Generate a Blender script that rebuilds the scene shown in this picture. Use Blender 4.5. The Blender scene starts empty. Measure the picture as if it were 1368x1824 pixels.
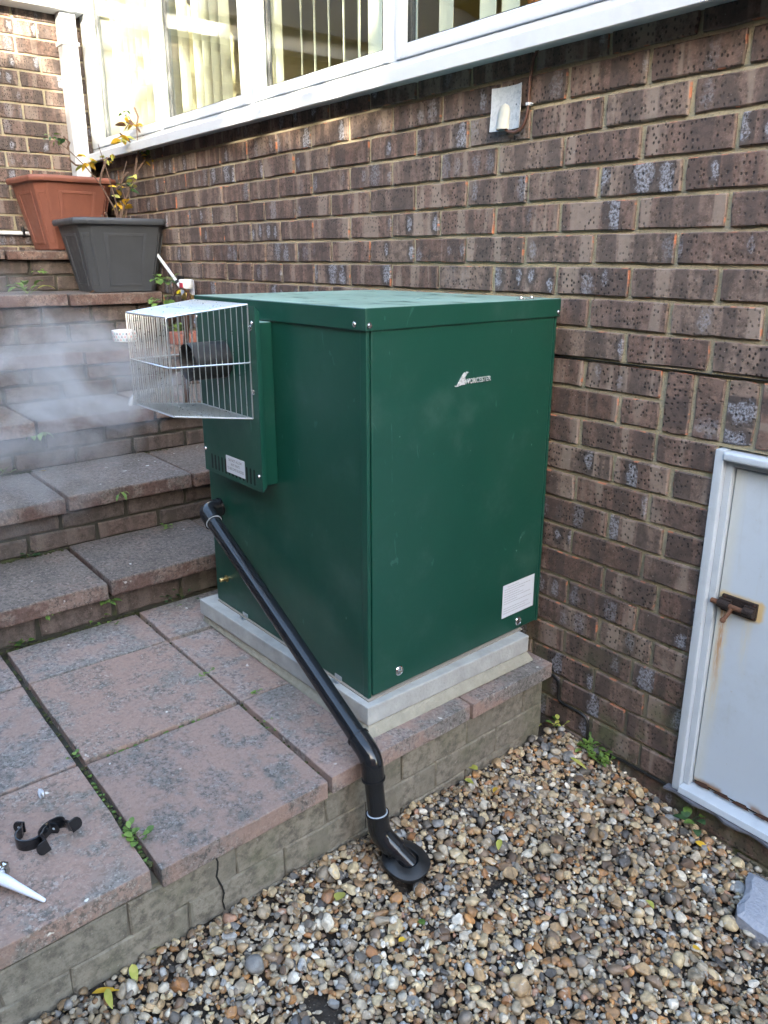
import bpy, bmesh, math, random
import numpy as np
from mathutils import Vector, Matrix, Euler

random.seed(7)
RNG = np.random.default_rng(7)
SC = bpy.context.scene
COL = SC.collection
PI = math.pi

# ------------------------------------------------------------------ camera
CAM_F, CAM_C = 1408.16, np.array([1.150, -1.6436, 0.243])
YAW, PITCH = 0.9006, -0.3111
fwd = np.array([-math.sin(YAW) * math.cos(PITCH), math.cos(YAW) * math.cos(PITCH), math.sin(PITCH)])
rgt = np.cross(fwd, [0, 0, 1]); rgt /= np.linalg.norm(rgt)
upv = np.cross(rgt, fwd)
cd = bpy.data.cameras.new('camera')
cd.sensor_fit = 'VERTICAL'; cd.sensor_height = 36.0; cd.lens = CAM_F / 1824 * 36.0
cd.clip_start = 0.02; cd.clip_end = 900
cam = bpy.data.objects.new('camera', cd); COL.objects.link(cam)
cam.matrix_world = Matrix(((rgt[0], upv[0], -fwd[0], CAM_C[0]), (rgt[1], upv[1], -fwd[1], CAM_C[1]),
                           (rgt[2], upv[2], -fwd[2], CAM_C[2]), (0, 0, 0, 1)))
SC.camera = cam

# ------------------------------------------------------------------ sky, sun, exposure
SUN = Vector((0.80, -0.57, 0.228)).normalized()
w = bpy.data.worlds.new('World'); SC.world = w; w.use_nodes = True
wn = w.node_tree.nodes; wn.clear()
sky = wn.new('ShaderNodeTexSky'); sky.sky_type = 'NISHITA'; sky.sun_disc = False
sky.sun_elevation = math.asin(SUN.z)
sky.sun_rotation = math.atan2(SUN.x, SUN.y)
sky.air_density = 1.0; sky.dust_density = 2.2; sky.ozone_density = 1.0
bgn = wn.new('ShaderNodeBackground'); bgn.inputs['Strength'].default_value = 0.15
wo = wn.new('ShaderNodeOutputWorld')
w.node_tree.links.new(sky.outputs[0], bgn.inputs[0]); w.node_tree.links.new(bgn.outputs[0], wo.inputs[0])
sd = bpy.data.lights.new('sun', 'SUN'); sd.energy = 2.0; sd.angle = math.radians(0.55); sd.color = (1.0, 0.88, 0.70)
so = bpy.data.objects.new('sun', sd); COL.objects.link(so)
so.rotation_euler = SUN.to_track_quat('Z', 'Y').to_euler()
SC.view_settings.view_transform = 'Standard'; SC.view_settings.look = 'None'
SC.view_settings.exposure = 3.95; SC.view_settings.gamma = 1.0
SC.view_settings.use_curve_mapping = False
SC.render.engine = 'CYCLES'
SC.cycles.use_denoising = True
SC.cycles.max_bounces = 8; SC.cycles.diffuse_bounces = 4; SC.cycles.glossy_bounces = 4
SC.cycles.transparent_max_bounces = 24; SC.cycles.volume_bounces = 1
SC.cycles.caustics_reflective = False; SC.cycles.caustics_refractive = False
SC.cycles.sample_clamp_indirect = 6.0

# ------------------------------------------------------------------ node helpers
def nd(nt, t, ins=None, **pr):
    n = nt.nodes.new(t)
    for k, v in pr.items(): setattr(n, k, v)
    for k, v in (ins or {}).items():
        s = n.inputs[k]
        if isinstance(v, bpy.types.NodeSocket): nt.links.new(v, s)
        else: s.default_value = v
    return n
def math_(nt, op, a, b=None, c=None, clamp=False):
    ins = {0: a}
    if b is not None: ins[1] = b
    if c is not None: ins[2] = c
    return nd(nt, 'ShaderNodeMath', ins, operation=op, use_clamp=clamp).outputs[0]
def ramp(nt, fac, stops, interp='LINEAR'):
    n = nd(nt, 'ShaderNodeValToRGB', {0: fac}); r = n.color_ramp; r.interpolation = interp
    while len(r.elements) > 1: r.elements.remove(r.elements[-1])
    for i, (p, c) in enumerate(stops):
        if isinstance(c, (int, float)): c = (c, c, c)
        e = r.elements[0] if i == 0 else r.elements.new(p)
        e.position = p; e.color = (*c, 1)
    return n.outputs[0]
def mix(nt, fac, a, b, blend='MIX'):
    n = nt.nodes.new('ShaderNodeMix'); n.data_type = 'RGBA'; n.blend_type = blend
    for i, v in ((0, fac), (6, a), (7, b)):
        if isinstance(v, bpy.types.NodeSocket): nt.links.new(v, n.inputs[i])
        elif i == 0: n.inputs[0].default_value = v
        else: n.inputs[i].default_value = (*v, 1)
    return n.outputs[2]
def noise(nt, vec, scale, detail=4, rough=.55, dist=0.0):
    return nd(nt, 'ShaderNodeTexNoise', {'Vector': vec, 'Scale': scale, 'Detail': detail, 'Roughness': rough, 'Distortion': dist}).outputs[0]
def step(nt, v, lo, hi):
    return nd(nt, 'ShaderNodeMapRange', {0: v, 1: lo, 2: hi, 3: 0.0, 4: 1.0}, interpolation_type='SMOOTHSTEP').outputs[0]
def newmat(name):
    m = bpy.data.materials.new(name); m.use_nodes = True
    nt = m.node_tree; b = nt.nodes['Principled BSDF']
    return m, nt, b
def setb(nt, b, color=None, rough=None, metal=None, spec=None, height=None, bump=.3, dist=.01):
    def put(k, v):
        if isinstance(v, bpy.types.NodeSocket): nt.links.new(v, b.inputs[k])
        elif isinstance(v, tuple): b.inputs[k].default_value = (*v, 1)
        else: b.inputs[k].default_value = v
    if color is not None: put('Base Color', color)
    if rough is not None: put('Roughness', rough)
    if metal is not None: put('Metallic', metal)
    if spec is not None: put('Specular IOR Level', spec)
    if height is not None:
        bp = nd(nt, 'ShaderNodeBump', {'Height': height, 'Strength': bump, 'Distance': dist})
        nt.links.new(bp.outputs[0], b.inputs['Normal'])
def wpos(nt): return nd(nt, 'ShaderNodeNewGeometry').outputs['Position']
def seed_(nt):
    g = nd(nt, 'ShaderNodeNewGeometry').outputs['Random Per Island']
    o = nd(nt, 'ShaderNodeObjectInfo').outputs['Random']
    s = math_(nt, 'MULTIPLY_ADD', o, 13.73, g)
    return math_(nt, 'FRACT', s)
MATS = {}
def simple(name, col, rough=.5, metal=0.0, var=.12, nscale=20, bump=0.0, spec=.5, bdist=.002, bscale=200):
    m, nt, b = newmat(name)
    p = wpos(nt); n = noise(nt, p, nscale, 5)
    c = mix(nt, n, tuple(x * (1 - var) for x in col), tuple(min(1, x * (1 + var)) for x in col))
    n2 = noise(nt, p, nscale * 2.3, 3)
    r = nd(nt, 'ShaderNodeMapRange', {0: n2, 1: .3, 2: .7, 3: max(0, rough - .08), 4: min(1, rough + .08)}).outputs[0]
    setb(nt, b, c, r, metal, spec, noise(nt, p, bscale, 3) if bump else None, bump, bdist)
    MATS[name] = m
    return m

def mk_brick(name, cols, band_dark, band_light, dimple, salt, arris, moss, dim_scale=78.0, pale=(.26, .20, .165), bs=1.0):
    m, nt, b = newmat(name)
    uv = nd(nt, 'ShaderNodeUVMap').outputs[0]
    sx = nd(nt, 'ShaderNodeSeparateXYZ', {0: uv})
    u, v = sx.outputs[0], sx.outputs[1]
    s = seed_(nt)
    s9 = math_(nt, 'MULTIPLY', s, 97.0)
    vec = nd(nt, 'ShaderNodeCombineXYZ', {0: u, 1: v, 2: s9}).outputs[0]
    base = ramp(nt, s, cols)
    base = mix(nt, step(nt, noise(nt, vec, 45, 6, .7), .38, .66), base, mix(nt, .62, base, (.02, .016, .014)))
    base = mix(nt, math_(nt, 'MULTIPLY', step(nt, noise(nt, vec, 210, 4, .7), .52, .72), .35), base, mix(nt, .6, base, (.40, .33, .28)))
    # vertical kiln bands
    bv = nd(nt, 'ShaderNodeCombineXYZ', {0: math_(nt, 'MULTIPLY', u, 17.0), 1: math_(nt, 'MULTIPLY', v, 2.0), 2: s9}).outputs[0]
    bn = noise(nt, bv, 1.0, 2, .5, .25)
    base = mix(nt, math_(nt, 'MULTIPLY', step(nt, bn, .50, .42), .75 * bs), base, band_dark)
    base = mix(nt, math_(nt, 'MULTIPLY', step(nt, bn, .54, .62), .72 * bs), base, band_light)
    # salt flashes, blue-white ovals in the middle of the dark bands
    fine = noise(nt, vec, 170, 4, .7)
    vc = nd(nt, 'ShaderNodeTexVoronoi', {'W': math_(nt, 'MULTIPLY_ADD', u, 17.0, math_(nt, 'MULTIPLY', s, 191.0)), 'Scale': 1.0, 'Randomness': .75}, voronoi_dimensions='1D', feature='F1')
    cellr = nd(nt, 'ShaderNodeSeparateXYZ', {0: vc.outputs['Color']})
    sel = math_(nt, 'MULTIPLY', step(nt, cellr.outputs[0], .52, .60), step(nt, noise(nt, nd(nt, 'ShaderNodeCombineXYZ', {0: s9}).outputs[0], 3.1, 0), .46, .54))
    v2 = math_(nt, 'SUBTRACT', v, math_(nt, 'MULTIPLY', math_(nt, 'SUBTRACT', cellr.outputs[1], .5), .022))
    wv = math_(nt, 'MULTIPLY', math_(nt, 'SUBTRACT', noise(nt, vec, 48, 5, .7), .5), 2.4)
    szf = math_(nt, 'MULTIPLY_ADD', cellr.outputs[2], 3.6, 2.0)
    eo = math_(nt, 'ADD', math_(nt, 'SQRT', math_(nt, 'ADD', math_(nt, 'POWER', math_(nt, 'MULTIPLY', vc.outputs['Distance'], szf), 2.0), math_(nt, 'POWER', math_(nt, 'MULTIPLY', v2, math_(nt, 'MULTIPLY', szf, 9.5)), 2.0))), wv)
    halo = math_(nt, 'MULTIPLY', math_(nt, 'MULTIPLY', step(nt, eo, 2.0, 1.15), sel), .85)
    base = mix(nt, halo, base, band_dark)
    sm = math_(nt, 'MULTIPLY', math_(nt, 'MULTIPLY', step(nt, eo, 1.05, .55), sel), math_(nt, 'MULTIPLY_ADD', step(nt, fine, .40, .60), .85, .10))
    base = mix(nt, math_(nt, 'MULTIPLY', sm, salt), base, (.40, .43, .50))
    # pitted rustic face
    dv = nd(nt, 'ShaderNodeVectorMath', {0: vec, 1: (1.0, .82, 1.0)}, operation='MULTIPLY').outputs[0]
    vo = nd(nt, 'ShaderNodeTexVoronoi', {'Vector': dv, 'Scale': dim_scale, 'Randomness': .8}, voronoi_dimensions='3D', feature='F1')
    # keep the seed axis from leaving the cell plane
    dv2 = nd(nt, 'ShaderNodeCombineXYZ', {0: math_(nt, 'ADD', u, math_(nt, 'MULTIPLY', s, 7.0)), 1: math_(nt, 'MULTIPLY', math_(nt, 'ADD', v, math_(nt, 'MULTIPLY', s, 3.0)), .8), 2: 0.0}).outputs[0]
    nt.links.new(dv2, vo.inputs['Vector']); vo.voronoi_dimensions = '2D'
    dwarp = math_(nt, 'MULTIPLY_ADD', fine, .14, vo.outputs['Distance'])
    dm = math_(nt, 'MULTIPLY', step(nt, dwarp, .325, .20), math_(nt, 'MULTIPLY', math_(nt, 'MULTIPLY', dimple, step(nt, noise(nt, vec, 20, 3), .36, .56)), math_(nt, 'MULTIPLY_ADD', math_(nt, 'FRACT', math_(nt, 'MULTIPLY', s, 5.3)), .5, .5)))
    base = mix(nt, math_(nt, 'MULTIPLY', dm, .88), base, (.011, .009, .008))
    # arris: orange body clay where the skin is knocked off, pale lime elsewhere
    ed = nd(nt, 'ShaderNodeAttribute', attribute_name='edge').outputs['Fac']
    en = noise(nt, vec, 26, 3, .6)
    ef = math_(nt, 'MULTIPLY', step(nt, ed, .15, .6), step(nt, en, .56, .66))
    base = mix(nt, math_(nt, 'MULTIPLY', step(nt, ed, .1, .8), .22), base, pale)
    base = mix(nt, math_(nt, 'MULTIPLY', ef, .85), base, arris)
    # moss and algae low down and in blotches
    pos = wpos(nt); pz = nd(nt, 'ShaderNodeSeparateXYZ', {0: pos}).outputs[2]
    mo = math_(nt, 'MULTIPLY', step(nt, noise(nt, pos, 7, 5, .6), .48, .66), step(nt, pz, -.62, -.98))
    base = mix(nt, math_(nt, 'MULTIPLY', mo, moss), base, (.085, .092, .050))
    fl = step(nt, noise(nt, pos, 130, 2, .5), .70, .76)
    base = mix(nt, math_(nt, 'MULTIPLY', fl, .35), base, (.42, .40, .35))
    h = math_(nt, 'SUBTRACT', math_(nt, 'MULTIPLY', noise(nt, vec, 120, 5, .65), .35), math_(nt, 'MULTIPLY', dm, 1.1))
    setb(nt, b, base, .72, 0.0, .35, h, .75, .0035)
    MATS[name] = m
mk_brick('brick', [(0, (.118, .074, .060)), (.25, (.170, .112, .090)), (.5, (.142, .096, .080)), (.75, (.195, .144, .118)), (1, (.135, .092, .077))],
         (.050, .040, .038), (.245, .198, .166), 1.0, .58, (.40, .145, .075), .8, 78.0, (.26, .20, .165), .85)
mk_brick('step_brick', [(0, (.105, .078, .065)), (.4, (.13, .096, .080)), (.7, (.12, .096, .084)), (1, (.15, .105, .088))],
         (.075, .060, .050), (.17, .135, .112), .35, .0, (.15, .12, .09), .6, 120, (.14, .12, .095), .6)
mk_brick('wall_block', [(0, (.225, .200, .155)), (.5, (.245, .220, .175)), (1, (.215, .196, .158))],
         (.165, .150, .118), (.29, .262, .21), .10, .0, (.24, .22, .16), .5, 150, (.25, .22, .165), .25)

def mk_mortar(name, c0, c1, cdamp):
    m, nt, b = newmat(name); p = wpos(nt)
    c = mix(nt, step(nt, noise(nt, p, 9, 5, .6), .35, .65), c0, c1)
    c = mix(nt, step(nt, noise(nt, p, 160, 3), .5, .75), c, tuple(x * .6 for x in c0))
    pz = nd(nt, 'ShaderNodeSeparateXYZ', {0: p}).outputs[2]
    d = math_(nt, 'MULTIPLY', step(nt, math_(nt, 'MULTIPLY_ADD', noise(nt, p, 5, 4), .5, pz), -.05, -.75), .85)
    c = mix(nt, d, c, cdamp)
    c = mix(nt, math_(nt, 'MULTIPLY', step(nt, noise(nt, p, 11, 4, .6), .56, .68), step(nt, pz, -.3, -.8)), c, (.075, .085, .038))
    setb(nt, b, c, .9, 0, .2, noise(nt, p, 220, 5, .7), .8, .004)
    MATS[name] = m
mk_mortar('mortar', (.37, .325, .215), (.31, .28, .205), (.15, .137, .10))
mk_mortar('dark_joint', (.07, .065, .05), (.045, .042, .034), (.05, .047, .036))

def mk_slab(name, base, pink, grey, edge, pinkamt, dirt):
    m, nt, b = newmat(name); p0 = wpos(nt); s = seed_(nt)
    off = nd(nt, 'ShaderNodeCombineXYZ', {0: math_(nt, 'MULTIPLY', s, 11.0), 1: math_(nt, 'MULTIPLY', s, 5.0), 2: math_(nt, 'MULTIPLY', s, 3.0)}).outputs[0]
    p = nd(nt, 'ShaderNodeVectorMath', {0: p0, 1: off}, operation='ADD').outputs[0]
    ed = nd(nt, 'ShaderNodeAttribute', attribute_name='edge').outputs['Fac']
    c = mix(nt, step(nt, noise(nt, p, 5, 7, .7), .35, .66), base, grey)
    big = noise(nt, p, 6, 3, .6)
    pk = math_(nt, 'ADD', math_(nt, 'MULTIPLY', ed, .11), math_(nt, 'MULTIPLY_ADD', big, .45, math_(nt, 'MULTIPLY', noise(nt, p, 34, 7, .78, .8), .62)))
    c = mix(nt, math_(nt, 'MULTIPLY', step(nt, pk, .555, .66), pinkamt), c, pink)
    c = mix(nt, math_(nt, 'MULTIPLY', step(nt, noise(nt, p, 85, 6, .8), .485, .57), .8), c, tuple(x * .40 for x in base))
    c = mix(nt, math_(nt, 'MULTIPLY', step(nt, noise(nt, p, 115, 5, .75), .545, .62), .65), c, tuple(min(1, x * 1.75) for x in base))
    c = mix(nt, math_(nt, 'MULTIPLY', step(nt, noise(nt, p, 2.7, 6, .7), .50, .72), dirt), c, (.075, .066, .052))
    c = mix(nt, math_(nt, 'MULTIPLY', step(nt, noise(nt, p, 13, 5, .6, 1.2), .66, .72), .28), c, (.36, .33, .28))
    c = mix(nt, math_(nt, 'MULTIPLY', step(nt, noise(nt, p, 33, 2, .5), .73, .77), .9), c, (.66, .64, .58))
    hv = nd(nt, 'ShaderNodeHueSaturation', {'Saturation': math_(nt, 'MULTIPLY_ADD', math_(nt, 'FRACT', math_(nt, 'MULTIPLY', s, 7.7)), .4, .72), 'Value': math_(nt, 'MULTIPLY_ADD', s, .38, .82), 'Color': c}); c = hv.outputs[0]
    e2 = math_(nt, 'MULTIPLY', ed, step(nt, noise(nt, p, 14, 5, .6), .42, .58))
    c = mix(nt, math_(nt, 'MULTIPLY', e2, .65), c, edge)
    ns = math_(nt, 'ADD', noise(nt, p, 80, 7, .78), math_(nt, 'MULTIPLY', noise(nt, p, 14, 4), .9))
    setb(nt, b, c, .82, 0, .3, ns, .9, .0055)
    MATS[name] = m
mk_slab('paving', (.225, .205, .188), (.36, .225, .178), (.185, .166, .145), (.34, .225, .18), .50, .30)
mk_slab('tread', (.195, .152, .124), (.25, .148, .112), (.14, .114, .094), (.105, .054, .042), .7, .55)

def mk_gravel():
    m, nt, b = newmat('pebbles'); p = wpos(nt)
    c = nd(nt, 'ShaderNodeAttribute', attribute_name='pebble').outputs['Color']
    r = nd(nt, 'ShaderNodeAttribute', attribute_name='seed').outputs['Fac']
    off = nd(nt, 'ShaderNodeCombineXYZ', {0: math_(nt, 'MULTIPLY', r, 31.0), 1: math_(nt, 'MULTIPLY', r, 17.0), 2: 0.0}).outputs[0]
    q = nd(nt, 'ShaderNodeVectorMath', {0: p, 1: off}, operation='ADD').outputs[0]
    n1 = noise(nt, q, 70, 4, .6, .5)
    c2 = mix(nt, step(nt, n1, .35, .7), mix(nt, .45, c, (.04, .032, .026)), c)
    crust = math_(nt, 'MULTIPLY', step(nt, noise(nt, q, 48, 3, .6, .8), .58, .64), step(nt, r, .55, .6))
    c2 = mix(nt, math_(nt, 'MULTIPLY', crust, .75), c2, (.46, .43, .37))
    dirt = step(nt, noise(nt, p, 3.0, 6, .7), .47, .62)
    c2 = mix(nt, math_(nt, 'MULTIPLY', dirt, .55), c2, (.055, .042, .032))
    rg = nd(nt, 'ShaderNodeMapRange', {0: noise(nt, q, 20, 2), 1: .3, 2: .7, 3: .38, 4: .72}).outputs[0]
    setb(nt, b, c2, rg, 0, .45, noise(nt, q, 260, 4, .6), .45, .0015)
    MATS['pebbles'] = m
    m, nt, b = newmat('soil'); p = wpos(nt)
    c = mix(nt, noise(nt, p, 30, 6, .7), (.020, .016, .013), (.065, .052, .042))
    c = mix(nt, step(nt, noise(nt, p, 190, 2), .62, .70), c, (.20, .17, .13))
    setb(nt, b, c, .8, 0, .3, noise(nt, p, 70, 6, .7), 1.0, .012)
    MATS['soil'] = m
mk_gravel()

def mk_green():
    m, nt, b = newmat('green_paint'); p = wpos(nt)
    c = mix(nt, noise(nt, p, 3, 4), (.0042, .046, .0305), (.0056, .055, .0375))
    sc = math_(nt, 'MULTIPLY', step(nt, noise(nt, nd(nt, 'ShaderNodeVectorMath', {0: p, 1: (1, 1, .35)}, operation='MULTIPLY').outputs[0], 26, 3, .5, 1.5), .69, .73), .25)
    c = mix(nt, sc, c, (.08, .20, .165))
    du = math_(nt, 'MULTIPLY', step(nt, noise(nt, p, 6, 6, .7), .5, .75), .10)
    c = mix(nt, du, c, (.16, .24, .21))
    sp = math_(nt, 'MULTIPLY', step(nt, noise(nt, p, 60, 1, .4), .80, .83), .45)
    c = mix(nt, sp, c, (.22, .32, .29))
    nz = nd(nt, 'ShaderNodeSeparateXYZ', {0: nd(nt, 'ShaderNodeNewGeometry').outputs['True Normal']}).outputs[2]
    top_light = math_(nt, 'MULTIPLY', step(nt, nz, .8, .95), math_(nt, 'MULTIPLY_ADD', noise(nt, p, 5, 5, .65), .7, .22))  # upward faces painted paler, standing in for skylight on the lid
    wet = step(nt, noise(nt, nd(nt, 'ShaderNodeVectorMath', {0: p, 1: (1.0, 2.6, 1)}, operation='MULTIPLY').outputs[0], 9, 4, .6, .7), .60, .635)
    c = mix(nt, math_(nt, 'MULTIPLY', top_light, math_(nt, 'SUBTRACT', 1.0, math_(nt, 'MULTIPLY', wet, .85))), c, (.36, .52, .44))
    rg = nd(nt, 'ShaderNodeMapRange', {0: noise(nt, p, 9, 5, .65), 1: .3, 2: .7, 3: .30, 4: .46}).outputs[0]
    setb(nt, b, c, rg, 0, .5, math_(nt, 'ADD', noise(nt, p, 420, 2, .5), math_(nt, 'MULTIPLY', noise(nt, p, 2.2, 2), 14.0)), .16, .0012)
    MATS['green_paint'] = m
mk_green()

def mk_door():
    m, nt, b = newmat('door_paint'); p = wpos(nt)
    s = nd(nt, 'ShaderNodeSeparateXYZ', {0: p}); x, z = s.outputs[0], s.outputs[2]
    c = mix(nt, noise(nt, p, 8, 5), (.43, .50, .575), (.48, .55, .625))
    c = mix(nt, math_(nt, 'MULTIPLY', step(nt, noise(nt, p, 120, 2), .70, .74), .5), c, (.38, .38, .36))
    c = mix(nt, math_(nt, 'MULTIPLY', step(nt, noise(nt, p, 5, 7, .75), .50, .70), .22), c, (.30, .32, .32))
    c = mix(nt, math_(nt, 'MULTIPLY', step(nt, noise(nt, nd(nt, 'ShaderNodeVectorMath', {0: p, 1: (1, 1, .10)}, operation='MULTIPLY').outputs[0], 60, 4, .6), .56, .70), .12), c, (.34, .33, .27))
    wob = math_(nt, 'MULTIPLY', math_(nt, 'SUBTRACT', noise(nt, p, 25, 4), .5), .012)
    def streak(x0, wd, zt, zb, amt, colr, c):
        dx = math_(nt, 'ABSOLUTE', math_(nt, 'ADD', math_(nt, 'SUBTRACT', x, x0), wob))
        k = math_(nt, 'MULTIPLY', step(nt, dx, wd, wd * .15), math_(nt, 'MULTIPLY', step(nt, z, zb, zt - (zt - zb) * .25), step(nt, z, zt + .01, zt - .015)))
        k = math_(nt, 'MULTIPLY', k, step(nt, noise(nt, nd(nt, 'ShaderNodeVectorMath', {0: p, 1: (1, 1, .12)}, operation='MULTIPLY').outputs[0], 240, 3), .25, .6))
        return mix(nt, math_(nt, 'MULTIPLY', k, amt), c, colr)
    c = streak(.329, .022, -.49, -.92, .55, (.66, .52, .26), c)
    c = streak(.326, .0105, -.515, -.80, .95, (.33, .115, .03), c)
    c = streak(.385, .016, -.52, -.72, .30, (.62, .52, .30), c)
    # halo of rust round the bolt plate, and the corroded bottom edge
    dxb = math_(nt, 'MAXIMUM', math_(nt, 'SUBTRACT', math_(nt, 'ABSOLUTE', math_(nt, 'SUBTRACT', x, .364)), .046), 0.0)
    dzb = math_(nt, 'MAXIMUM', math_(nt, 'SUBTRACT', math_(nt, 'ABSOLUTE', math_(nt, 'ADD', z, .513)), .018), 0.0)
    hd = math_(nt, 'ADD', math_(nt, 'ADD', dxb, dzb), wob)
    c = mix(nt, math_(nt, 'MULTIPLY', step(nt, hd, .012, .0), .85), c, (.60, .42, .16))
    eb = math_(nt, 'MULTIPLY', step(nt, math_(nt, 'ADD', z, math_(nt, 'MULTIPLY', wob, 2.2)), -.985, -1.003), step(nt, noise(nt, p, 9, 3), .42, .55))
    c = mix(nt, eb, c, (.24, .13, .06))
    c = mix(nt, math_(nt, 'MULTIPLY', step(nt, math_(nt, 'ADD', x, wob), .345, .318), .25), c, (.62, .56, .36))
    setb(nt, b, c, .42, 0, .5, noise(nt, p, 90, 3), .10, .002)
    MATS['door_paint'] = m
mk_door()

def mk_upvc(name, base, dirty):
    m, nt, b = newmat(name); p = wpos(nt)
    c = mix(nt, math_(nt, 'MULTIPLY', step(nt, noise(nt, p, 7, 6, .7), .45, .75), dirty), base, tuple(x * .72 for x in base))
    c = mix(nt, math_(nt, 'MULTIPLY', step(nt, noise(nt, p, 140, 2), .72, .76), .4), c, (.30, .29, .25))
    setb(nt, b, c, .30, 0, .5)
    MATS[name] = m
mk_upvc('upvc', (.52, .55, .575), .4)
mk_upvc('frame_paint', (.44, .49, .54), .5)
def mk_glass():
    m = bpy.data.materials.new('window_glass'); m.use_nodes = True; nt = m.node_tree; nt.nodes.clear()
    ge = nd(nt, 'ShaderNodeNewGeometry')
    ct = math_(nt, 'ABSOLUTE', nd(nt, 'ShaderNodeVectorMath', {0: ge.outputs['Incoming'], 1: ge.outputs['Normal']}, operation='DOT_PRODUCT').outputs['Value'])
    f2 = math_(nt, 'MULTIPLY_ADD', math_(nt, 'POWER', math_(nt, 'SUBTRACT', 1.0, ct, clamp=True), 5.0), .95, .045, clamp=True)
    t = nd(nt, 'ShaderNodeBsdfTransparent', {0: (.93, .96, .94, 1)}).outputs[0]
    g = nd(nt, 'ShaderNodeBsdfGlossy', {0: (1, 1, 1, 1), 'Roughness': .004}).outputs[0]
    mx = nd(nt, 'ShaderNodeMixShader', {0: f2, 1: t, 2: g}).outputs[0]
    nd(nt, 'ShaderNodeOutputMaterial', {0: mx}); MATS['window_glass'] = m
mk_glass()
def mk_leaf(name, c0, c1):
    m, nt, b = newmat(name); p = wpos(nt)
    c = mix(nt, step(nt, noise(nt, p, 60, 4, .6), .35, .65), c0, c1)
    c = mix(nt, math_(nt, 'MULTIPLY', nd(nt, 'ShaderNodeObjectInfo').outputs['Random'], .4), c, tuple(x * .7 for x in c1))
    setb(nt, b, c, .5, 0, .4, noise(nt, p, 150, 2), .3, .002)
    b.inputs['Subsurface Weight'].default_value = 0.0
    tr = nd(nt, 'ShaderNodeBsdfTranslucent', {0: c}).outputs[0]
    mx = nd(nt, 'ShaderNodeMixShader', {0: .25, 1: b.outputs[0], 2: tr}).outputs[0]
    nt.links.new(mx, nt.nodes['Material Output'].inputs[0]); MATS[name] = m
mk_leaf('green_leaf', (.075, .145, .030), (.14, .23, .05))
mk_leaf('fresh_leaf', (.13, .23, .045), (.22, .33, .08))
mk_leaf('dark_leaf', (.030, .075, .028), (.06, .12, .045))
mk_leaf('yellow_leaf', (.62, .36, .03), (.72, .47, .05))
mk_leaf('lime_leaf', (.42, .44, .08), (.52, .50, .13))
mk_leaf('brown_leaf', (.10, .050, .025), (.17, .085, .04))
simple('black_plastic', (.010, .011, .013), .13, 0, .2, 30, .05, .5, .0008, 350)
simple('dull_black', (.011, .0115, .0125), .42, 0, .25, 14, .2, .5, .002, 160)
simple('flue_black', (.014, .014, .015), .48, 0, .25, 40, .15, .5, .001, 260)
simple('zinc_wire', (.58, .60, .61), .34, .85, .10, 60)
simple('chrome', (.72, .73, .74), .10, 1.0, .06, 60)
simple('brass', (.52, .40, .18), .32, 1.0, .2, 90)
simple('rust', (.060, .030, .020), .85, 0.1, .5, 120, .9, .3, .003, 330)
simple('bolt_iron', (.030, .020, .017), .62, .35, .5, 160, .9, .4, .003, 330)
simple('orange_rust', (.12, .058, .034), .8, .1, .4, 200, .5, .3, .002, 400)
simple('terracotta', (.21, .080, .054), .55, 0, .18, 12, .25, .4, .002, 90)
simple('grey_plastic', (.052, .057, .064), .50, 0, .18, 12, .15, .4, .002, 90)
simple('white_plastic', (.64, .66, .68), .35, 0, .06, 30)
simple('milky_plastic', (.66, .70, .80), .30, 0, .05, 30)
simple('plate_plastic', (.36, .40, .44), .28, 0, .2, 40)
simple('vent_cream', (.40, .40, .35), .45, 0, .15, 50)
simple('brown_cable', (.085, .040, .028), .4, 0, .2, 40)
simple('black_cable', (.012, .012, .012), .35, 0, .2, 40)
simple('concrete_new', (.36, .365, .35), .85, 0, .35, 22, .7, .3, .003, 130)
simple('mortar_bed', (.30, .285, .23), .92, 0, .3, 35, .9, .2, .006, 110)
simple('grit_strip', (.30, .27, .23), .9, 0, .4, 300, .8, .2, .003, 500)
simple('badge_silver', (.60, .62, .63), .28, .35, .05, 60)
simple('label_white', (.55, .58, .63), .45, 0, .03, 30)
simple('ink', (.045, .045, .055), .6, 0, .05, 30)
simple('grey_ink', (.34, .35, .38), .6, 0, .05, 30)
simple('slot_black', (.003, .004, .004), .8, 0, .1, 30)
simple('slate', (.115, .12, .14), .55, 0, .25, 24, .5, .5, .003, 90)
simple('blue_stone', (.27, .29, .335), .6, 0, .3, 110, .8, .5, .004, 170)
simple('dark_wood', (.050, .032, .024), .75, 0, .4, 30, .8, .3, .004, 80)
simple('stem', (.115, .075, .055), .7, 0, .4, 60, .4, .3, .002, 200)
simple('compost', (.030, .022, .016), .95, 0, .4, 60, 1.0, .2, .01, 80)
simple('room_cream', (.62, .56, .36), .8, 0, .05, 3)
simple('room_white', (.74, .73, .68), .8, 0, .04, 3)
simple('carpet', (.20, .16, .12), .95, 0, .2, 60)
simple('blind_fabric', (.76, .75, .63), .75, 0, .05, 20)
simple('orange_wood', (.40, .16, .045), .5, 0, .25, 14)
simple('olive_fabric', (.19, .165, .075), .9, 0, .3, 40, .4, .2, .003, 150)
simple('cream_fabric', (.58, .52, .38), .9, 0, .2, 20)
simple('red_brick_far', (.27, .105, .075), .85, 0, .4, 14)
simple('roof_tile', (.085, .075, .072), .7, 0, .35, 10, .5, .3, .01, 30)
simple('foil', (.60, .62, .58), .16, 1.0, .3, 70)
simple('yellow_plastic', (.62, .52, .03), .4, 0, .05, 30)
simple('red_print', (.45, .03, .06), .5, 0, .05, 30)
simple('aqua_print', (.22, .50, .50), .5, 0, .1, 30)
simple('coral_print', (.62, .22, .19), .5, 0, .1, 30)
simple('navy_print', (.05, .07, .14), .5, 0, .1, 30)
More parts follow.
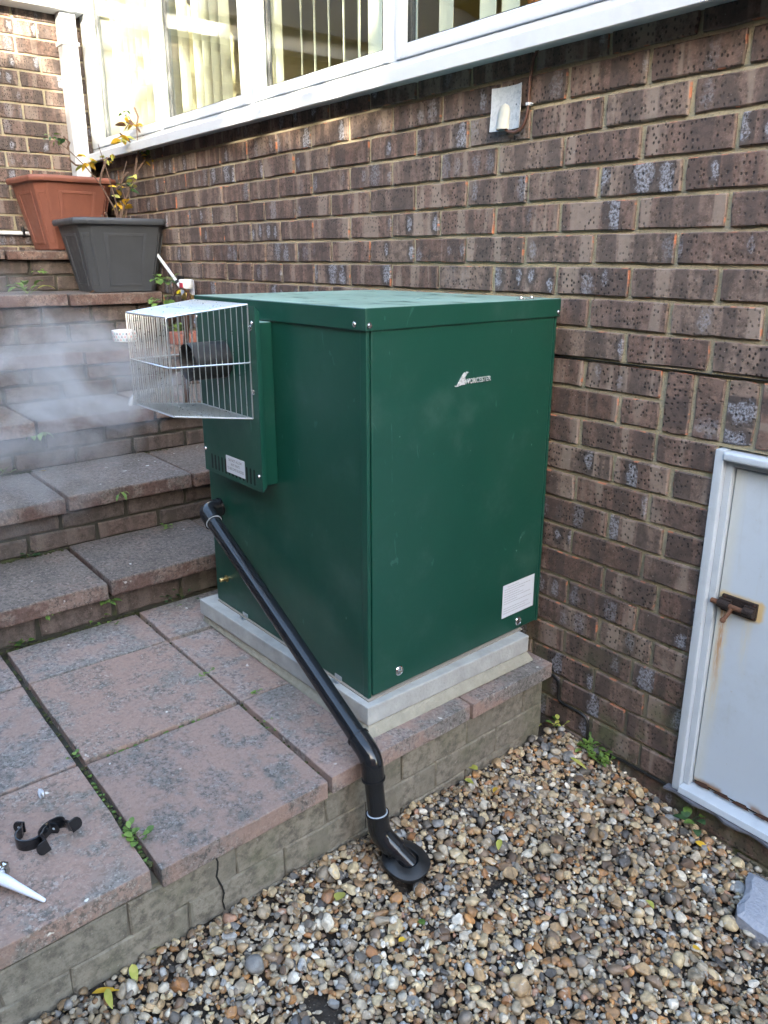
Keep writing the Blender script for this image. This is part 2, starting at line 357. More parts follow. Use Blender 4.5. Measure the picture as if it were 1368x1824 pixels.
simple('grey_hose', (.26, .26, .25), .5, 0, .1, 30)
simple('fence_wood', (.050, .036, .026), .85, 0, .35, 12)
simple('moss_dark', (.055, .060, .024), .95, 0, .4, 200, .8, .2, .003, 500)
simple('bark', (.085, .062, .045), .85, 0, .4, 20)
simple('asphalt', (.052, .050, .048), .9, 0, .3, 20, .5, .2, .01, 60)

# ------------------------------------------------------------------ mesh helpers
class MB:
    def __init__(s): s.v = []; s.f = []; s.e = []; s.uv = None
    def add(s, vs, fs, e=None):
        o = len(s.v); s.v += [tuple(map(float, q)) for q in vs]; s.f += [tuple(i + o for i in f) for f in fs]
        s.e += list(e) if e is not None else [0.0] * len(vs)
        return s
    def hexa(s, p):   # bottom ring 0-3 counter-clockwise seen from above, top ring 4-7
        return s.add(p, [(3, 2, 1, 0), (4, 5, 6, 7), (0, 1, 5, 4), (1, 2, 6, 5), (2, 3, 7, 6), (3, 0, 4, 7)])
    def box(s, x0, x1, y0, y1, z0, z1):
        return s.hexa([(x0, y0, z0), (x1, y0, z0), (x1, y1, z0), (x0, y1, z0), (x0, y0, z1), (x1, y0, z1), (x1, y1, z1), (x0, y1, z1)])
    def prism(s, poly, z0, z1):
        n = len(poly)
        vs = [(x, y, z0) for x, y in poly] + [(x, y, z1) for x, y in poly]
        return s.add(vs, [tuple(range(n - 1, -1, -1)), tuple(range(n, 2 * n))] + [(i, (i + 1) % n, n + (i + 1) % n, n + i) for i in range(n)])
    def tube(s, path, r, n=12, caps=True):
        P = [Vector(p) for p in path]; m = len(P)
        R = r if isinstance(r, (list, tuple)) else [r] * m
        t0 = (P[1] - P[0]).normalized(); a = t0.orthogonal().normalized(); vs = []
        for i in range(m):
            t = ((P[i] - P[i - 1]).normalized() if i > 0 else t0) + ((P[i + 1] - P[i]).normalized() if i < m - 1 else Vector())
            t.normalize(); a = (a - t * a.dot(t)).normalized(); b = t.cross(a)
            vs += [tuple(P[i] + (a * math.cos(2 * PI * k / n) + b * math.sin(2 * PI * k / n)) * R[i]) for k in range(n)]
        fs = [(i * n + k, i * n + (k + 1) % n, (i + 1) * n + (k + 1) % n, (i + 1) * n + k) for i in range(m - 1) for k in range(n)]
        if caps: fs += [tuple(range(n - 1, -1, -1)), tuple(range((m - 1) * n, m * n))]
        return s.add(vs, fs)
    def lathe(s, prof, o, ax=(0, 0, 1), n=24, closed=False):   # prof: (radius, height)
        ax = Vector(ax).normalized(); a = ax.orthogonal().normalized(); b = ax.cross(a); o = Vector(o); vs = []
        for r, h in prof:
            vs += [tuple(o + ax * h + (a * math.cos(2 * PI * k / n) + b * math.sin(2 * PI * k / n)) * max(r, 1e-5)) for k in range(n)]
        m = len(prof); rng = m if closed else m - 1
        fs = [(i * n + k, i * n + (k + 1) % n, ((i + 1) % m) * n + (k + 1) % n, ((i + 1) % m) * n + k) for i in range(rng) for k in range(n)]
        return s.add(vs, fs)
    def mesh(s, name):
        me = bpy.data.meshes.new(name); me.from_pydata(s.v, [], s.f)
        if any(s.e):
            at = me.attributes.new('edge', 'FLOAT', 'POINT'); at.data.foreach_set('value', s.e)
        me.update(); return me
def setmat(me, mat):
    me.materials.clear(); me.materials.append(MATS[mat])
def place(name, me, parent=None, loc=None, rot=None):
    o = bpy.data.objects.new(name, me); COL.objects.link(o)
    if loc is not None: o.location = loc
    if rot is not None: o.rotation_euler = rot
    if parent is not None:
        o.parent = parent
        o.matrix_parent_inverse = ROOTINV.get(parent.name, Matrix())
    return o
ROOTINV = {}
def wrap(o):     # remember the inverse of a parent's own placement, up to two levels
    inv = Matrix.LocRotScale(o.location, o.rotation_euler, None).inverted()
    ROOTINV[o.name] = inv
    return o
def obj(name, mb, mat, parent=None, bevel=0.0, smooth=False, segs=2, angle=30):
    me = mb.mesh(name) if isinstance(mb, MB) else mb
    if bevel or isinstance(mb, MB):
        bm = bmesh.new(); bm.from_mesh(me)
        bmesh.ops.recalc_face_normals(bm, faces=bm.faces)
        if bevel:
            es = [e for e in bm.edges if len(e.link_faces) == 2 and e.calc_face_angle(0) > math.radians(angle)]
            bmesh.ops.bevel(bm, geom=es, offset=bevel, segments=segs, affect='EDGES', profile=.6, clamp_overlap=True)
        bm.to_mesh(me); bm.free()
    if smooth:
        for q in me.polygons: q.use_smooth = True
        me.set_sharp_from_angle(angle=math.radians(40))
    setmat(me, mat)
    return place(name, me, parent)
def tag(o, label=None, cat=None, group=None, kind=None):
    if label: o['label'] = label
    if cat: o['category'] = cat
    if group: o['group'] = group
    if kind: o['kind'] = kind
    return o
def thing(name, label, cat, loc=(0, 0, 0), group=None):
    o = bpy.data.objects.new(name, None); COL.objects.link(o); o.location = loc
    o.empty_display_size = .05
    tag(o, label, cat, group); return wrap(o)
def text_mesh(body, size, extrude=0.0, align='CENTER'):
    c = bpy.data.curves.new('text', 'FONT'); c.body = body; c.size = size; c.extrude = extrude; c.align_x = align
    c.resolution_u = 3
    o = bpy.data.objects.new('text', c); COL.objects.link(o)
    bpy.context.view_layer.update()
    me = bpy.data.meshes.new_from_object(o.evaluated_get(bpy.context.evaluated_depsgraph_get()))
    bpy.data.objects.remove(o); bpy.data.curves.remove(c)
    return me
def frame_mesh(me, o, ux, uy, un):
    M = Matrix(((ux[0], uy[0], un[0], o[0]), (ux[1], uy[1], un[1], o[1]), (ux[2], uy[2], un[2], o[2]), (0, 0, 0, 1)))
    me.transform(M); return me
def bend(p0, p1, p2, r, n=6):   # fillet of radius-like length r at p1
    p0, p1, p2 = Vector(p0), Vector(p1), Vector(p2)
    a = p1 + (p0 - p1).normalized() * r; b = p1 + (p2 - p1).normalized() * r
    return [tuple((1 - t) ** 2 * a + 2 * t * (1 - t) * p1 + t * t * b) for t in [i / n for i in range(n + 1)]]
def proj(P):
    d = np.asarray(P, float) - CAM_C
    dx, dy, dz = d @ rgt, d @ upv, d @ fwd
    return 684 + CAM_F * dx / dz, 912 - CAM_F * dy / dz, dz
# ------------------------------------------------------------------ bricks
def brick_geo(w_, h_, rnd, bev=.0022, jit=.0013, depth=.045, round_=.004):
    per = []
    nl = max(2, int(round(w_ / .055)))
    xs = [-w_ / 2 + w_ * i / nl for i in range(nl + 1)]
    for x in xs[:-1]: per.append((x, -h_ / 2))
    for z in (-h_ / 2, 0): per.append((w_ / 2, z))
    for x in xs[::-1][:-1]: per.append((x, h_ / 2))
    for z in (h_ / 2, 0): per.append((-w_ / 2, z))
    q = []
    for p in per:
        if p not in q: q.append(p)
    n = len(q); J = lambda: rnd.uniform(-jit, jit)
    out, inn, back = [], [], []
    for x, z in q:
        a, c = x + J(), z + J()
        cx = round_ if abs(abs(x) - w_ / 2) < 1e-6 and abs(abs(z) - h_ / 2) < 1e-6 else 0
        a -= math.copysign(cx * rnd.uniform(.2, .8), x) if cx else 0
        out.append((a, bev + rnd.uniform(0, bev * .6), c))
        k = bev * rnd.uniform(.8, 1.6)
        sx = math.copysign(k, x) if abs(abs(x) - w_ / 2) < 1e-6 else 0
        sz = math.copysign(k, z) if abs(abs(z) - h_ / 2) < 1e-6 else 0
        inn.append((a - sx, rnd.uniform(-.0008, .0008), c - sz)); back.append((a, depth, c))
    vs = inn + out + back
    fs = [tuple(range(n))] + [(i, n + i, n + (i + 1) % n, (i + 1) % n) for i in range(n)] + [(n + i, 2 * n + i, 2 * n + (i + 1) % n, n + (i + 1) % n) for i in range(n)]
    return vs, fs, [0.0] * n + [1.0] * n + [.7] * n
def geo_mesh(name, vs, fs, ed, uvs=None):
    me = bpy.data.meshes.new(name); me.from_pydata(vs, [], fs)
    at = me.attributes.new('edge', 'FLOAT', 'POINT'); at.data.foreach_set('value', ed)
    uvs = uvs if uvs is not None else [(v[0], v[2]) for v in vs]
    ul = me.uv_layers.new(name='UVMap')
    li = np.empty(len(me.loops), dtype=np.int32); me.loops.foreach_get('vertex_index', li)
    ul.data.foreach_set('uv', np.asarray(uvs, np.float32)[li].ravel())
    me.update(); return me
BR_CACHE = {}
def brick_mesh(w_, h_, mat, variants=6, **kw):
    key = (round(w_, 3), round(h_, 3), mat); lst = BR_CACHE.setdefault(key, [])
    if len(lst) < variants:
        vs, fs, ed = brick_geo(w_, h_, random, **kw); me = geo_mesh('brick', vs, fs, ed); setmat(me, mat); lst.append(me); return me
    return random.choice(lst)
def rotz(a): return Euler((0, 0, a))
def lay(parent, items, mat, limit=300, hidden=None, name='brick', rest='brick_mass', **kw):
    """items: (centre xyz, width, height, rotation euler). The largest in view become parts, the rest one joined part."""
    sc = []
    for it in items:
        c, bw, bh, r = it; px, py, dz = proj(c)
        vis = dz > .1 and -60 < px < 1428 and -40 < py < 1864 and not (hidden and hidden(px, py, c))
        sc.append((bw * bh / dz ** 2 if vis else 0.0, vis))
    order = sorted(range(len(items)), key=lambda i: -sc[i][0])
    single = [i for i in order if sc[i][1]][:limit]; ss = set(single)
    for i in single:
        c, bw, bh, r = items[i]
        place(name, brick_mesh(bw, bh, mat, **kw), parent, c, r)
    V, F, E_, U = [], [], [], []
    for i in range(len(items)):
        if i in ss: continue
        c, bw, bh, r = items[i]; vs, fs, ed = brick_geo(bw, bh, random, **kw)
        R = r.to_matrix() if r is not None else Matrix.Identity(3); o = len(V)
        V += [tuple(R @ Vector(v) + Vector(c)) for v in vs]; F += [tuple(j + o for j in f) for f in fs]; E_ += ed; U += [(v[0], v[2]) for v in vs]
    if V:
        me = geo_mesh(rest, V, F, E_, U); setmat(me, mat); o = place(rest, me, parent); o['kind'] = 'stuff'
    return len(single)

GX, GZ = .11077, .075
# boiler silhouette in plan, used only to know which bricks stand behind it
# ------------------------------------------------------------------ ground
g = MB(); n = 48; RX = np.concatenate([np.linspace(-.16, 1.3, 60), ]); RY = np.linspace(-2.1, .05, 70)
def gz(x, y): return -1.04 - .15 * (x + .1) - .045 * y
gm = MB()
gm.add([(-250, -250, -1.42), (250, -250, -1.42), (250, 250, -1.42), (-250, 250, -1.42)], [(0, 1, 2, 3)])
go = obj('ground', gm, 'asphalt'); tag(go, kind='structure')
vs = [(x, y, gz(x, y) - .022 + .006 * math.sin(31 * x + 3 * math.sin(17 * y)) * math.sin(27 * y + 1)) for y in np.linspace(-3.2, .06, 90) for x in np.linspace(-.3, 2.3, 80)]
fs = [(j * 80 + i, j * 80 + i + 1, (j + 1) * 80 + i + 1, (j + 1) * 80 + i) for j in range(89) for i in range(79)]
sb = MB().add(vs, fs); so_ = obj('soil_bed', sb, 'soil'); tag(so_, kind='structure')

# ------------------------------------------------------------------ main house wall
hw = MB()
WY = .0075
hw.box(-3.55, .2665, WY, .10, -1.35, .752)
hw.box(.2665, 1.9, WY, .10, -.155, .752)
hw.box(1.06, 1.9, WY, .10, -1.35, -.155)
hw.box(.2665, 1.06, WY, .10, -1.35, -1.05)
hw.box(-3.55, 1.9, WY, .10, 2.05, 2.6)
hw.box(1.45, 1.9, WY, .10, .752, 2.05)
house = obj('house_wall', hw, 'mortar'); tag(house, 'long dark brown pitted brick house wall behind the green boiler', 'wall')
items = []
GAP = .0100
def run(k, xs):
    for a, b in zip(xs[:-1], xs[1:]):
        bw = b - a - GAP
        if bw < .015: continue
        c = (.5 * (a + b) + random.uniform(-.001, .001), random.uniform(-.0015, .0015), (k + .5) * GZ + random.uniform(-.0008, .0008))
        items.append((c, bw, GZ - .0098, Euler((random.uniform(-.006, .006), random.uniform(-.004, .004), random.uniform(-.006, .006)))))
for k in range(-17, 10):
    par = k % 2
    us = [u for u in range(-32, 17) if u % 2 == par]
    xs = [u * GX for u in us if -3.42 < u * GX < 1.85]
    xs = [-3.41] + [x for x in xs if x > -3.34]
    if k >= 0: run(k, xs)
    elif k in (-1, -2): run(k, [x for x in xs if x < GX - .01] + [GX + .003])
    elif k >= -14:
        le = [x for x in xs if x < GX + .005]
        run(k, [x for x in le if x < .12] + ([.2705] if par else [.1615, .2705]))
    else: run(k, xs)
for i in range(16):
    x = GX + .0085 + .0375 + i * .0752
    items.append(((x, random.uniform(-.001, .002), -.0755), .140, .0645, Euler((0, PI / 2, 0))))
def behind_boiler(px, py, c):
    if c[0] < -.19 and c[2] < .10 and -2.2 < c[0]:
        # plan test: does the sight line cross the boiler body?
        t = (-.35 - CAM_C[1]) / (c[1] - CAM_C[1]); x = CAM_C[0] + t * (c[0] - CAM_C[0]); z = CAM_C[2] + t * (c[2] - CAM_C[2])
        return -.93 < x < -.2 and z < .14
    if c[0] < -2.3 and c[2] < .06: return True
    return c[0] < -.2 and c[2] < -.86
nb = lay(house, items, 'brick', 300, behind_boiler)
# damp-proof membrane line
dm = MB(); dm.box(-3.4, 1.85, -.0015, WY, -.0012, .0006); obj('damp_proof_membrane', dm, 'black_cable', house)

# ------------------------------------------------------------------ window and sill
WX = [(-3.236, -2.545), (-2.45, -1.761), (-1.613, -.905), (-.824, -.12), (.03, .74), (.86, 1.36)]
win = thing('house_window', 'wide white plastic window with four casements above the brick wall', 'window', (-1, 0, .75))
fr = MB()
fr.box(-3.39, 1.45, -.012, .055, .757, .785)
fr.box(-3.39, 1.45, -.012, .055, 1.96, 2.05)
fr.box(-3.39, -3.32, -.012, .055, .785, 1.96); fr.box(1.40, 1.45, -.012, .055, .785, 1.96)
for (a, b), (c, d) in zip(WX[:-1], WX[1:]):
    m_ = .5 * (b + c); fr.box(m_ - .016, m_ + .016, -.0115, .055, .785, 1.96)
obj('frame', fr, 'upvc', win, .004)
for i, (a, b) in enumerate(WX):
    l = -3.322 if i == 0 else .5 * (WX[i - 1][1] + a) + .018
    r = 1.402 if i == len(WX) - 1 else .5 * (b + WX[i + 1][0]) - .018
    sm = MB(); yb = -.020
    sm.box(l, a, yb, .03, .787, 1.958); sm.box(b, r, yb, .03, .787, 1.958)
    sm.box(a, b, yb + .0005, .03, .787, .815); sm.box(a, b, yb + .0005, .03, 1.90, 1.958)
    sash = obj('sash', sm, 'upvc', win, .005)
    bd = MB(); t = .010
    bd.box(a, a + t, -.012, .0, .815, 1.9); bd.box(b - t, b, -.012, .0, .815, 1.9); bd.box(a + t, b - t, -.0115, .0, .815, .815 + t)
    obj('glazing_bead', bd, 'upvc', sash, .003)
    sp = MB(); t2 = .018
    sp.box(a, a + t2, .008, .022, .815, 1.9); sp.box(b - t2, b, .008, .022, .815, 1.9); sp.box(a, b, .0085, .022, .815, .815 + t2)
    obj('spacer_bar', sp, 'dull_black', sash)
    pn = MB(); pn.box(a + .001, b - .001, .002, .006, .816, 1.9); obj('pane', pn, 'window_glass', win)
for a, b in ((-3.43, -.862), (-.860, 1.52)):
    sl = MB()
    for x0, x1 in ((a, b),):
        pr = [(-.078, .712), (-.070, .709), (-.066, .716), (.0, .722), (.06, .722), (.06, .757), (-.01, .757), (-.072, .752), (-.078, .747)]
        nn = len(pr); sl.add([(x0, y, z) for y, z in pr] + [(x1, y, z) for y, z in pr],
               [tuple(range(nn)), tuple(range(2 * nn - 1, nn - 1, -1))] + [(i, nn + i, nn + (i + 1) % nn, (i + 1) % nn) for i in range(nn)])
    obj('sill', sl, 'upvc', win, .0015)

# ------------------------------------------------------------------ room behind the glass
rm = MB()
rm.box(-3.7, 1.9, 3.2, 3.3, .0, 2.5); rm.box(-3.7, -3.6, .1, 3.2, .0, 2.5); rm.box(1.8, 1.9, .1, 3.2, .0, 2.5)
ro = obj('room_wall', rm, 'room_cream'); tag(ro, kind='structure')
rc = MB(); rc.box(-3.7, 1.9, .1, 3.3, 2.3, 2.5); ro = obj('ceiling', rc, 'room_white'); tag(ro, kind='structure')
rf = MB(); rf.box(-3.7, 1.9, .1, 3.3, -.05, .12); ro = obj('room_floor', rf, 'carpet'); tag(ro, kind='structure')
iw = MB(); iw.box(-3.6, 1.8, .101, .22, .12, .752); iw.box(-3.6, 1.8, .101, .22, 2.05, 2.3); iw.box(-3.6, -3.40, .101, .22, .752, 2.05); iw.box(1.46, 1.8, .101, .22, .752, 2.05)
ro = obj('room_wall_window_side', iw, 'room_cream'); tag(ro, kind='structure')
ib = MB(); ib.box(-3.4, 1.46, .06, .26, .7525, .775); sb_ = obj('window_board', ib, 'room_white'); tag(sb_, 'white board along the inside of the window', 'window board')
slat_me = {}
def slat(parent, x, ang, y=.15):
    if 's' not in slat_me:
        mb = MB(); w2 = .0445; cols = 5
        vs = []; fs = []
        for z in (.80, 1.97):
            for i in range(cols):
                q = -w2 + 2 * w2 * i / (cols - 1); vs.append((q, .004 * math.cos(q / w2 * PI / 2), z))
        fs = [(i, i + 1, cols + i + 1, cols + i) for i in range(cols - 1)]
        vs2 = [(a, b + .0012, c) for a, b, c in vs]; nn = len(vs)
        mb.add(vs + vs2, fs + [tuple(nn + j for j in f[::-1]) for f in fs] + [(0, cols, nn + cols, nn), (cols - 1, nn + cols - 1, nn + 2 * cols - 1, 2 * cols - 1)])
        me = mb.mesh('slat'); setmat(me, 'blind_fabric'); slat_me['s'] = me
    place('slat', slat_me['s'], parent, (x, y, 0), Euler((0, 0, ang)))
def blind(x0, x1, step_, ang, label, skip=(), turn=None):
    t = thing('vertical_blind', label, 'blind', (.5 * (x0 + x1), .15, 1.97), 'vertical blinds inside the window')
    hr = MB(); hr.box(x0, x1, .13, .17, 1.975, 2.01); obj('head_rail', hr, 'white_plastic', t)
    x = x0 + .04; i = 0
    while x < x1 - .02:
        if i not in skip: slat(t, x, (ang if not (turn and x > turn) else -.18) + random.uniform(-.05, .05))
        x += step_; i += 1
blind(-3.38, -2.52, .078, -.95, 'cream vertical blind behind the leftmost window pane', ())
blind(-2.46, -1.70, .082, -.98, 'cream half-open vertical blind behind the second window pane', (4, 5))
blind(-1.64, -.88, .088, -.62, 'cream vertical blind turned edge-on behind the third window pane', (), -1.22)
blind(-.86, -.05, .086, -.30, 'pale vertical blind behind the fourth window pane', (1, 4))
blind(.02, 1.40, .086, -.70, 'pale vertical blind behind the panes right of the drainage vent')
dn = MB(); dn.tube([(-.70, .40, .12), (-.70, .40, 2.3)], .022, 8); tag(obj('wooden_post', dn, 'orange_wood', None), 'orange wooden post standing inside behind the fourth pane', 'post')
def lump(name, c, r, mat, label, cat):
    bm = bmesh.new(); bmesh.ops.create_icosphere(bm, subdivisions=3, radius=1)
    for v in bm.verts:
        d = v.co.copy(); v.co = Vector((math.copysign(abs(d.x) ** .7, d.x) * r[0], math.copysign(abs(d.y) ** .7, d.y) * r[1], math.copysign(abs(d.z) ** .75, d.z) * r[2])) + Vector((0, 0, .012 * math.sin(9 * d.x + 4 * d.y))) + Vector(c)
    me = bpy.data.meshes.new(name); bm.to_mesh(me); bm.free()
    for p_ in me.polygons: p_.use_smooth = True
    setmat(me, mat); o = place(name, me); tag(o, label, cat); return o
lump('armchair_back', (-2.33, .62, .72), (.36, .16, .28), 'olive_fabric', 'rounded olive armchair back seen through the second window pane', 'armchair')
lump('cushion', (-1.62, .50, .84), (.20, .12, .16), 'cream_fabric', 'cream cushion propped inside behind the third window pane', 'cushion')

# ------------------------------------------------------------------ left wing: wall, gutter, roof
wing = MB(); wing.box(-3.6, -3.4075, -3.4, WY, -.2, 1.47)
wg = obj('side_wing_wall', wing, 'mortar'); tag(wg, 'brown brick side wall behind the terracotta pot', 'wall')
items = []
for k in range(0, 20):
    par = k % 2; y = -.006 - (0 if par else GX)
    ys = [-.004]
    while y > -3.35:
        if ys[-1] - y > .03: ys.append(y)
        y -= 2 * GX
    for a, b in zip(ys[:-1], ys[1:]):
        if a - b < .03: continue
        items.append(((-3.400 + random.uniform(-.0015, .0015), .5 * (a + b), (k + .5) * GZ), a - b - GAP, GZ - .0098, Euler((0, 0, PI / 2))))
lay(wg, items, 'brick', 140, lambda px, py, c: c[1] < -.9)
gt = thing('gutter', 'white square gutter along the top of the side wing wall', 'gutter', (-3.35, -1.5, 1.40))
gb = MB(); gb.box(-3.405, -3.285, -3.4, -.02, 1.395, 1.505); obj('trough', gb, 'upvc', gt, .008)
gb = MB(); gb.box(-3.425, -3.3955, -3.4, .0, 1.50, 1.60); obj('fascia_board', gb, 'upvc', gt, .003)
dp = thing('downpipe', 'white square downpipe on the side wing wall beside the window', 'downpipe', (-3.35, -.09, .28))
db = MB(); db.box(-3.392, -3.315, -.135, -.058, .29, 1.396); obj('pipe', db, 'upvc', dp, .006)
for z in (.55, 1.25):
    cb = MB(); cb.box(-3.401, -3.310, -.141, -.052, z, z + .02); obj('bracket', cb, 'upvc', dp, .003)
rt = thing('wing_roof', 'low dark tiled roof sloping above the white gutter', 'roof', (-3.4, -1.5, 1.5))
tile = MB(); tile.box(-.16, .16, -.195, .195, 0, .016)
tme = tile.mesh('roof_tile'); setmat(tme, 'roof_tile')
for i in range(12):
    for j in range(9):
        place('roof_tile', tme, rt, (-3.36 - i * .22, -.22 - j * .395 - (.2 if i % 2 else 0), 1.57 + i * .125), Euler((0, .52 + .03, 0)))
rb = MB(); rb.hexa([(-3.45, -3.6, 1.50), (-3.40, -3.6, 1.50), (-3.40, 0, 1.50), (-3.45, 0, 1.50), (-6.2, -3.6, 3.04), (-6.15, -3.6, 3.02), (-6.15, 0, 3.02), (-6.2, 0, 3.04)])
obj('roof_boards', rb, 'bark', rt)

# ------------------------------------------------------------------ steps
def wob(x): return x + random.uniform(-.004, .004)
steps = thing('garden_steps', 'flight of six worn concrete slab steps with brick risers on the left', 'steps', (-1.9, -1.0, -.82))
# riser face x, tread front x, tread back x, tread top z, courses, slab joint offset
ST = [(-1.112, -1.078, -1.46, -.680, 1, -.93), (-1.455, -1.420, -1.87, -.500, 2, -.922), (-1.848, -1.812, -2.25, -.315, 2, -.885),
      (-2.225, -2.190, -2.66, -.128, 2, -.56), (-2.622, -2.588, -3.02, .088, 2, -.47), (-2.995, -2.960, -3.40, .279, 2, -.62)]
SK = .04   # the flight is a few degrees off square to the wall: x shifts by SK per metre of y
zprev = -.816; core = MB(); bit = []
for i, (xr, xf, xb, zt, nc, j0) in enumerate(ST):
    th = .052 if i < 5 else .042
    def sx(x, y): return x - SK * (y + .9)
    for (ya, yb) in ((-2.7, -.002),):
        xa, xbk = xr - .006, -3.40
        core.hexa([(sx(xbk, ya), ya, zprev - .25), (sx(xa, ya), ya, zprev - .25), (sx(xa, yb), yb, zprev - .25), (sx(xbk, yb), yb, zprev - .25),
                   (sx(xbk, ya), ya, zt - th - .004), (sx(xa, ya), ya, zt - th - .004), (sx(xa, yb), yb, zt - th - .004), (sx(xbk, yb), yb, zt - th - .004)])
    # riser bricks
    hh = (zt - th - zprev) / nc
    for c in range(nc):
        y = -.01 - (.11 if (c + i) % 2 else .0) - (.03 * i % .1); ys = [-.004]
        while y > -2.6:
            if ys[-1] - y > .04: ys.append(y)
            y -= .2255
        for a, b in zip(ys[:-1], ys[1:]):
            ym = .5 * (a + b)
            bit.append(((sx(xr, ym) + random.uniform(-.003, .003), ym, zprev + (c + .5) * hh), a - b - .009, hh - .008, Euler((random.uniform(-.01, .01), random.uniform(-.01, .01), PI / 2 + SK + random.uniform(-.01, .01)))))
    # slabs of the tread
    y = j0
    while y < -.05: y += .452
    while y > -2.6:
        a, b = min(y, -.004), y - .452; y = b
        sl = MB(); e = .0045; dz = random.uniform(-.004, .004); fx = random.uniform(-.006, .006)
        q = [(sx(xb, b), b + e), (sx(xf, b) + fx, b + e), (sx(xf, a) + fx, a - e), (sx(xb, a), a - e)]
        # uneven front nosing
        m_ = 7; poly = [q[0], q[1]] + [(q[1][0] + (q[2][0] - q[1][0]) * t / m_ + random.uniform(-.006, .003), q[1][1] + (q[2][1] - q[1][1]) * t / m_) for t in range(1, m_)] + [q[2], q[3]]
        sl.prism(poly, zt - th + dz, zt + dz)
        sl.e = [0.0] * len(sl.v)
        o = obj('tread_slab', sl, 'tread', steps, .007, False, 2)
        at = o.data.attributes.new('edge', 'FLOAT', 'POINT')
        at.data.foreach_set('value', [1.0 if v.co.z < zt + dz - .003 else 0.0 for v in o.data.vertices])
    zprev = zt
obj('mortar_core', core, 'dark_joint', steps)
lay(steps, bit, 'step_brick', 170, lambda px, py, c: c[0] > -2.0 and c[1] > -.62 and px > 372, bev=.004, jit=.0022, round_=.006)

# ------------------------------------------------------------------ patio and its retaining wall
PZ = -.816
patio = MB(); patio.hexa([(-1.5, -2.7, -1.3), (-.01, -2.7, -1.3), (-.16, -.085, -1.3), (-1.5, -.085, -1.3), (-1.5, -2.7, PZ - .022), (-.01, -2.7, PZ - .022), (-.16, -.085, PZ - .022), (-1.5, -.085, PZ - .022)])
po = obj('patio', patio, 'dark_joint'); tag(po, kind='structure')
def xl(c, y): return {0: -.022 - .055 * (y + 1.2), 1: -.434 - .03 * (y + 1.0), 2: -.862 - .02 * (y + 1.0), 3: -1.10 - .05 * (y + .9)}[c]
rows = [-.075, -.40, -.846, -1.243, -1.66, -2.10, -2.55]
for r in range(len(rows) - 1):
    for c in range(3):
        a, b = rows[r], rows[r + 1]; e = .0055; wj = .009 if (b == -1.243 or a == -1.243) else .006
        ea, eb = (wj if a == -1.243 else e), (wj if b == -1.243 else e)
        if a > -.08: ea = .0
        dz = random.uniform(-.003, .003)
        xo = .0 if c else (.006 if r > 2 else 0.0)
        q = [(xl(c + 1, b) + e, b + eb), (xl(c, b) - (e if c else xo), b + eb), (xl(c, a) - (e if c else xo), a - ea), (xl(c + 1, a) + e, a - ea)]
        poly = []
        for k in range(4):
            p0, p1 = q[k], q[(k + 1) % 4]; mseg = 6
            for t in range(mseg):
                jx = random.uniform(-.0016, .0016) if t else 0
                poly.append((p0[0] + (p1[0] - p0[0]) * t / mseg + jx, p0[1] + (p1[1] - p0[1]) * t / mseg + (random.uniform(-.0016, .0016) if t else 0)))
        sl = MB(); sl.prism(poly, PZ - .042 + dz, PZ + dz)
        o = obj('paving_slab', sl, 'paving', po, .0028, False, 2)
        at = o.data.attributes.new('edge', 'FLOAT', 'POINT')
        cx = sum(p_[0] for p_ in poly) / len(poly); cy = sum(p_[1] for p_ in poly) / len(poly)
        hxw, hyw = .21, abs(a - b) / 2
        at.data.foreach_set('value', [1.0 if max(abs(v.co.x - cx) / hxw, abs(v.co.y - cy) / hyw) > .9 else 0.0 for v in o.data.vertices])
def xr_(y): return -.040 - .055 * (y + 1.2)
ret = MB(); ret.hexa([(-.3, -2.7, -1.4), (xr_(-2.7) - .006, -2.7, -1.4), (xr_(-.09) - .006, -.09, -1.4), (-.3, -.09, -1.4), (-.3, -2.7, PZ - .047), (xr_(-2.7) - .006, -2.7, PZ - .047), (xr_(-.09) - .006, -.09, PZ - .047), (-.3, -.09, PZ - .047)])
rw = obj('retaining_wall', ret, 'wall_block'); tag(rw, 'low beige brick retaining wall under the edge of the patio', 'wall')
items = []
ang = math.atan2(-(.060 - .135), 2.698)
for c in range(3):
    z0 = PZ - .052 - .0745 * (c + 1); y = -.17 - (.11 if c % 2 else 0); ys = [-.088]
    while y > -2.6:
        if ys[-1] - y > .03: ys.append(y)
        y -= .2255
    for a, b in zip(ys[:-1], ys[1:]):
        ym = .5 * (a + b); x = xr_(ym)
        items.append(((x + random.uniform(-.0015, .0015), ym, z0 + .0372), a - b - .002, .0728, Euler((0, 0, PI / 2 + .055))))
lay(rw, items, 'wall_block', 60, None, bev=.0025, jit=.0022, round_=.003)
ck = MB(); zc_ = PZ - .05; yc_ = -1.118
for i in range(9):      # settlement crack
    y2, z2 = yc_ + random.uniform(-.006, .006), zc_ - .0165; w1, w2 = .0012 + .0012 * random.random(), .0012 + .0012 * random.random()
    ck.add([(xr_(yc_) + .0022, yc_ - w1, zc_), (xr_(yc_) + .0022, yc_ + w1, zc_), (xr_(y2) + .0022, y2 + w2, z2), (xr_(y2) + .0022, y2 - w2, z2)], [(0, 1, 2, 3)]); yc_, zc_ = y2, z2
obj('crack', ck, 'slot_black', rw)
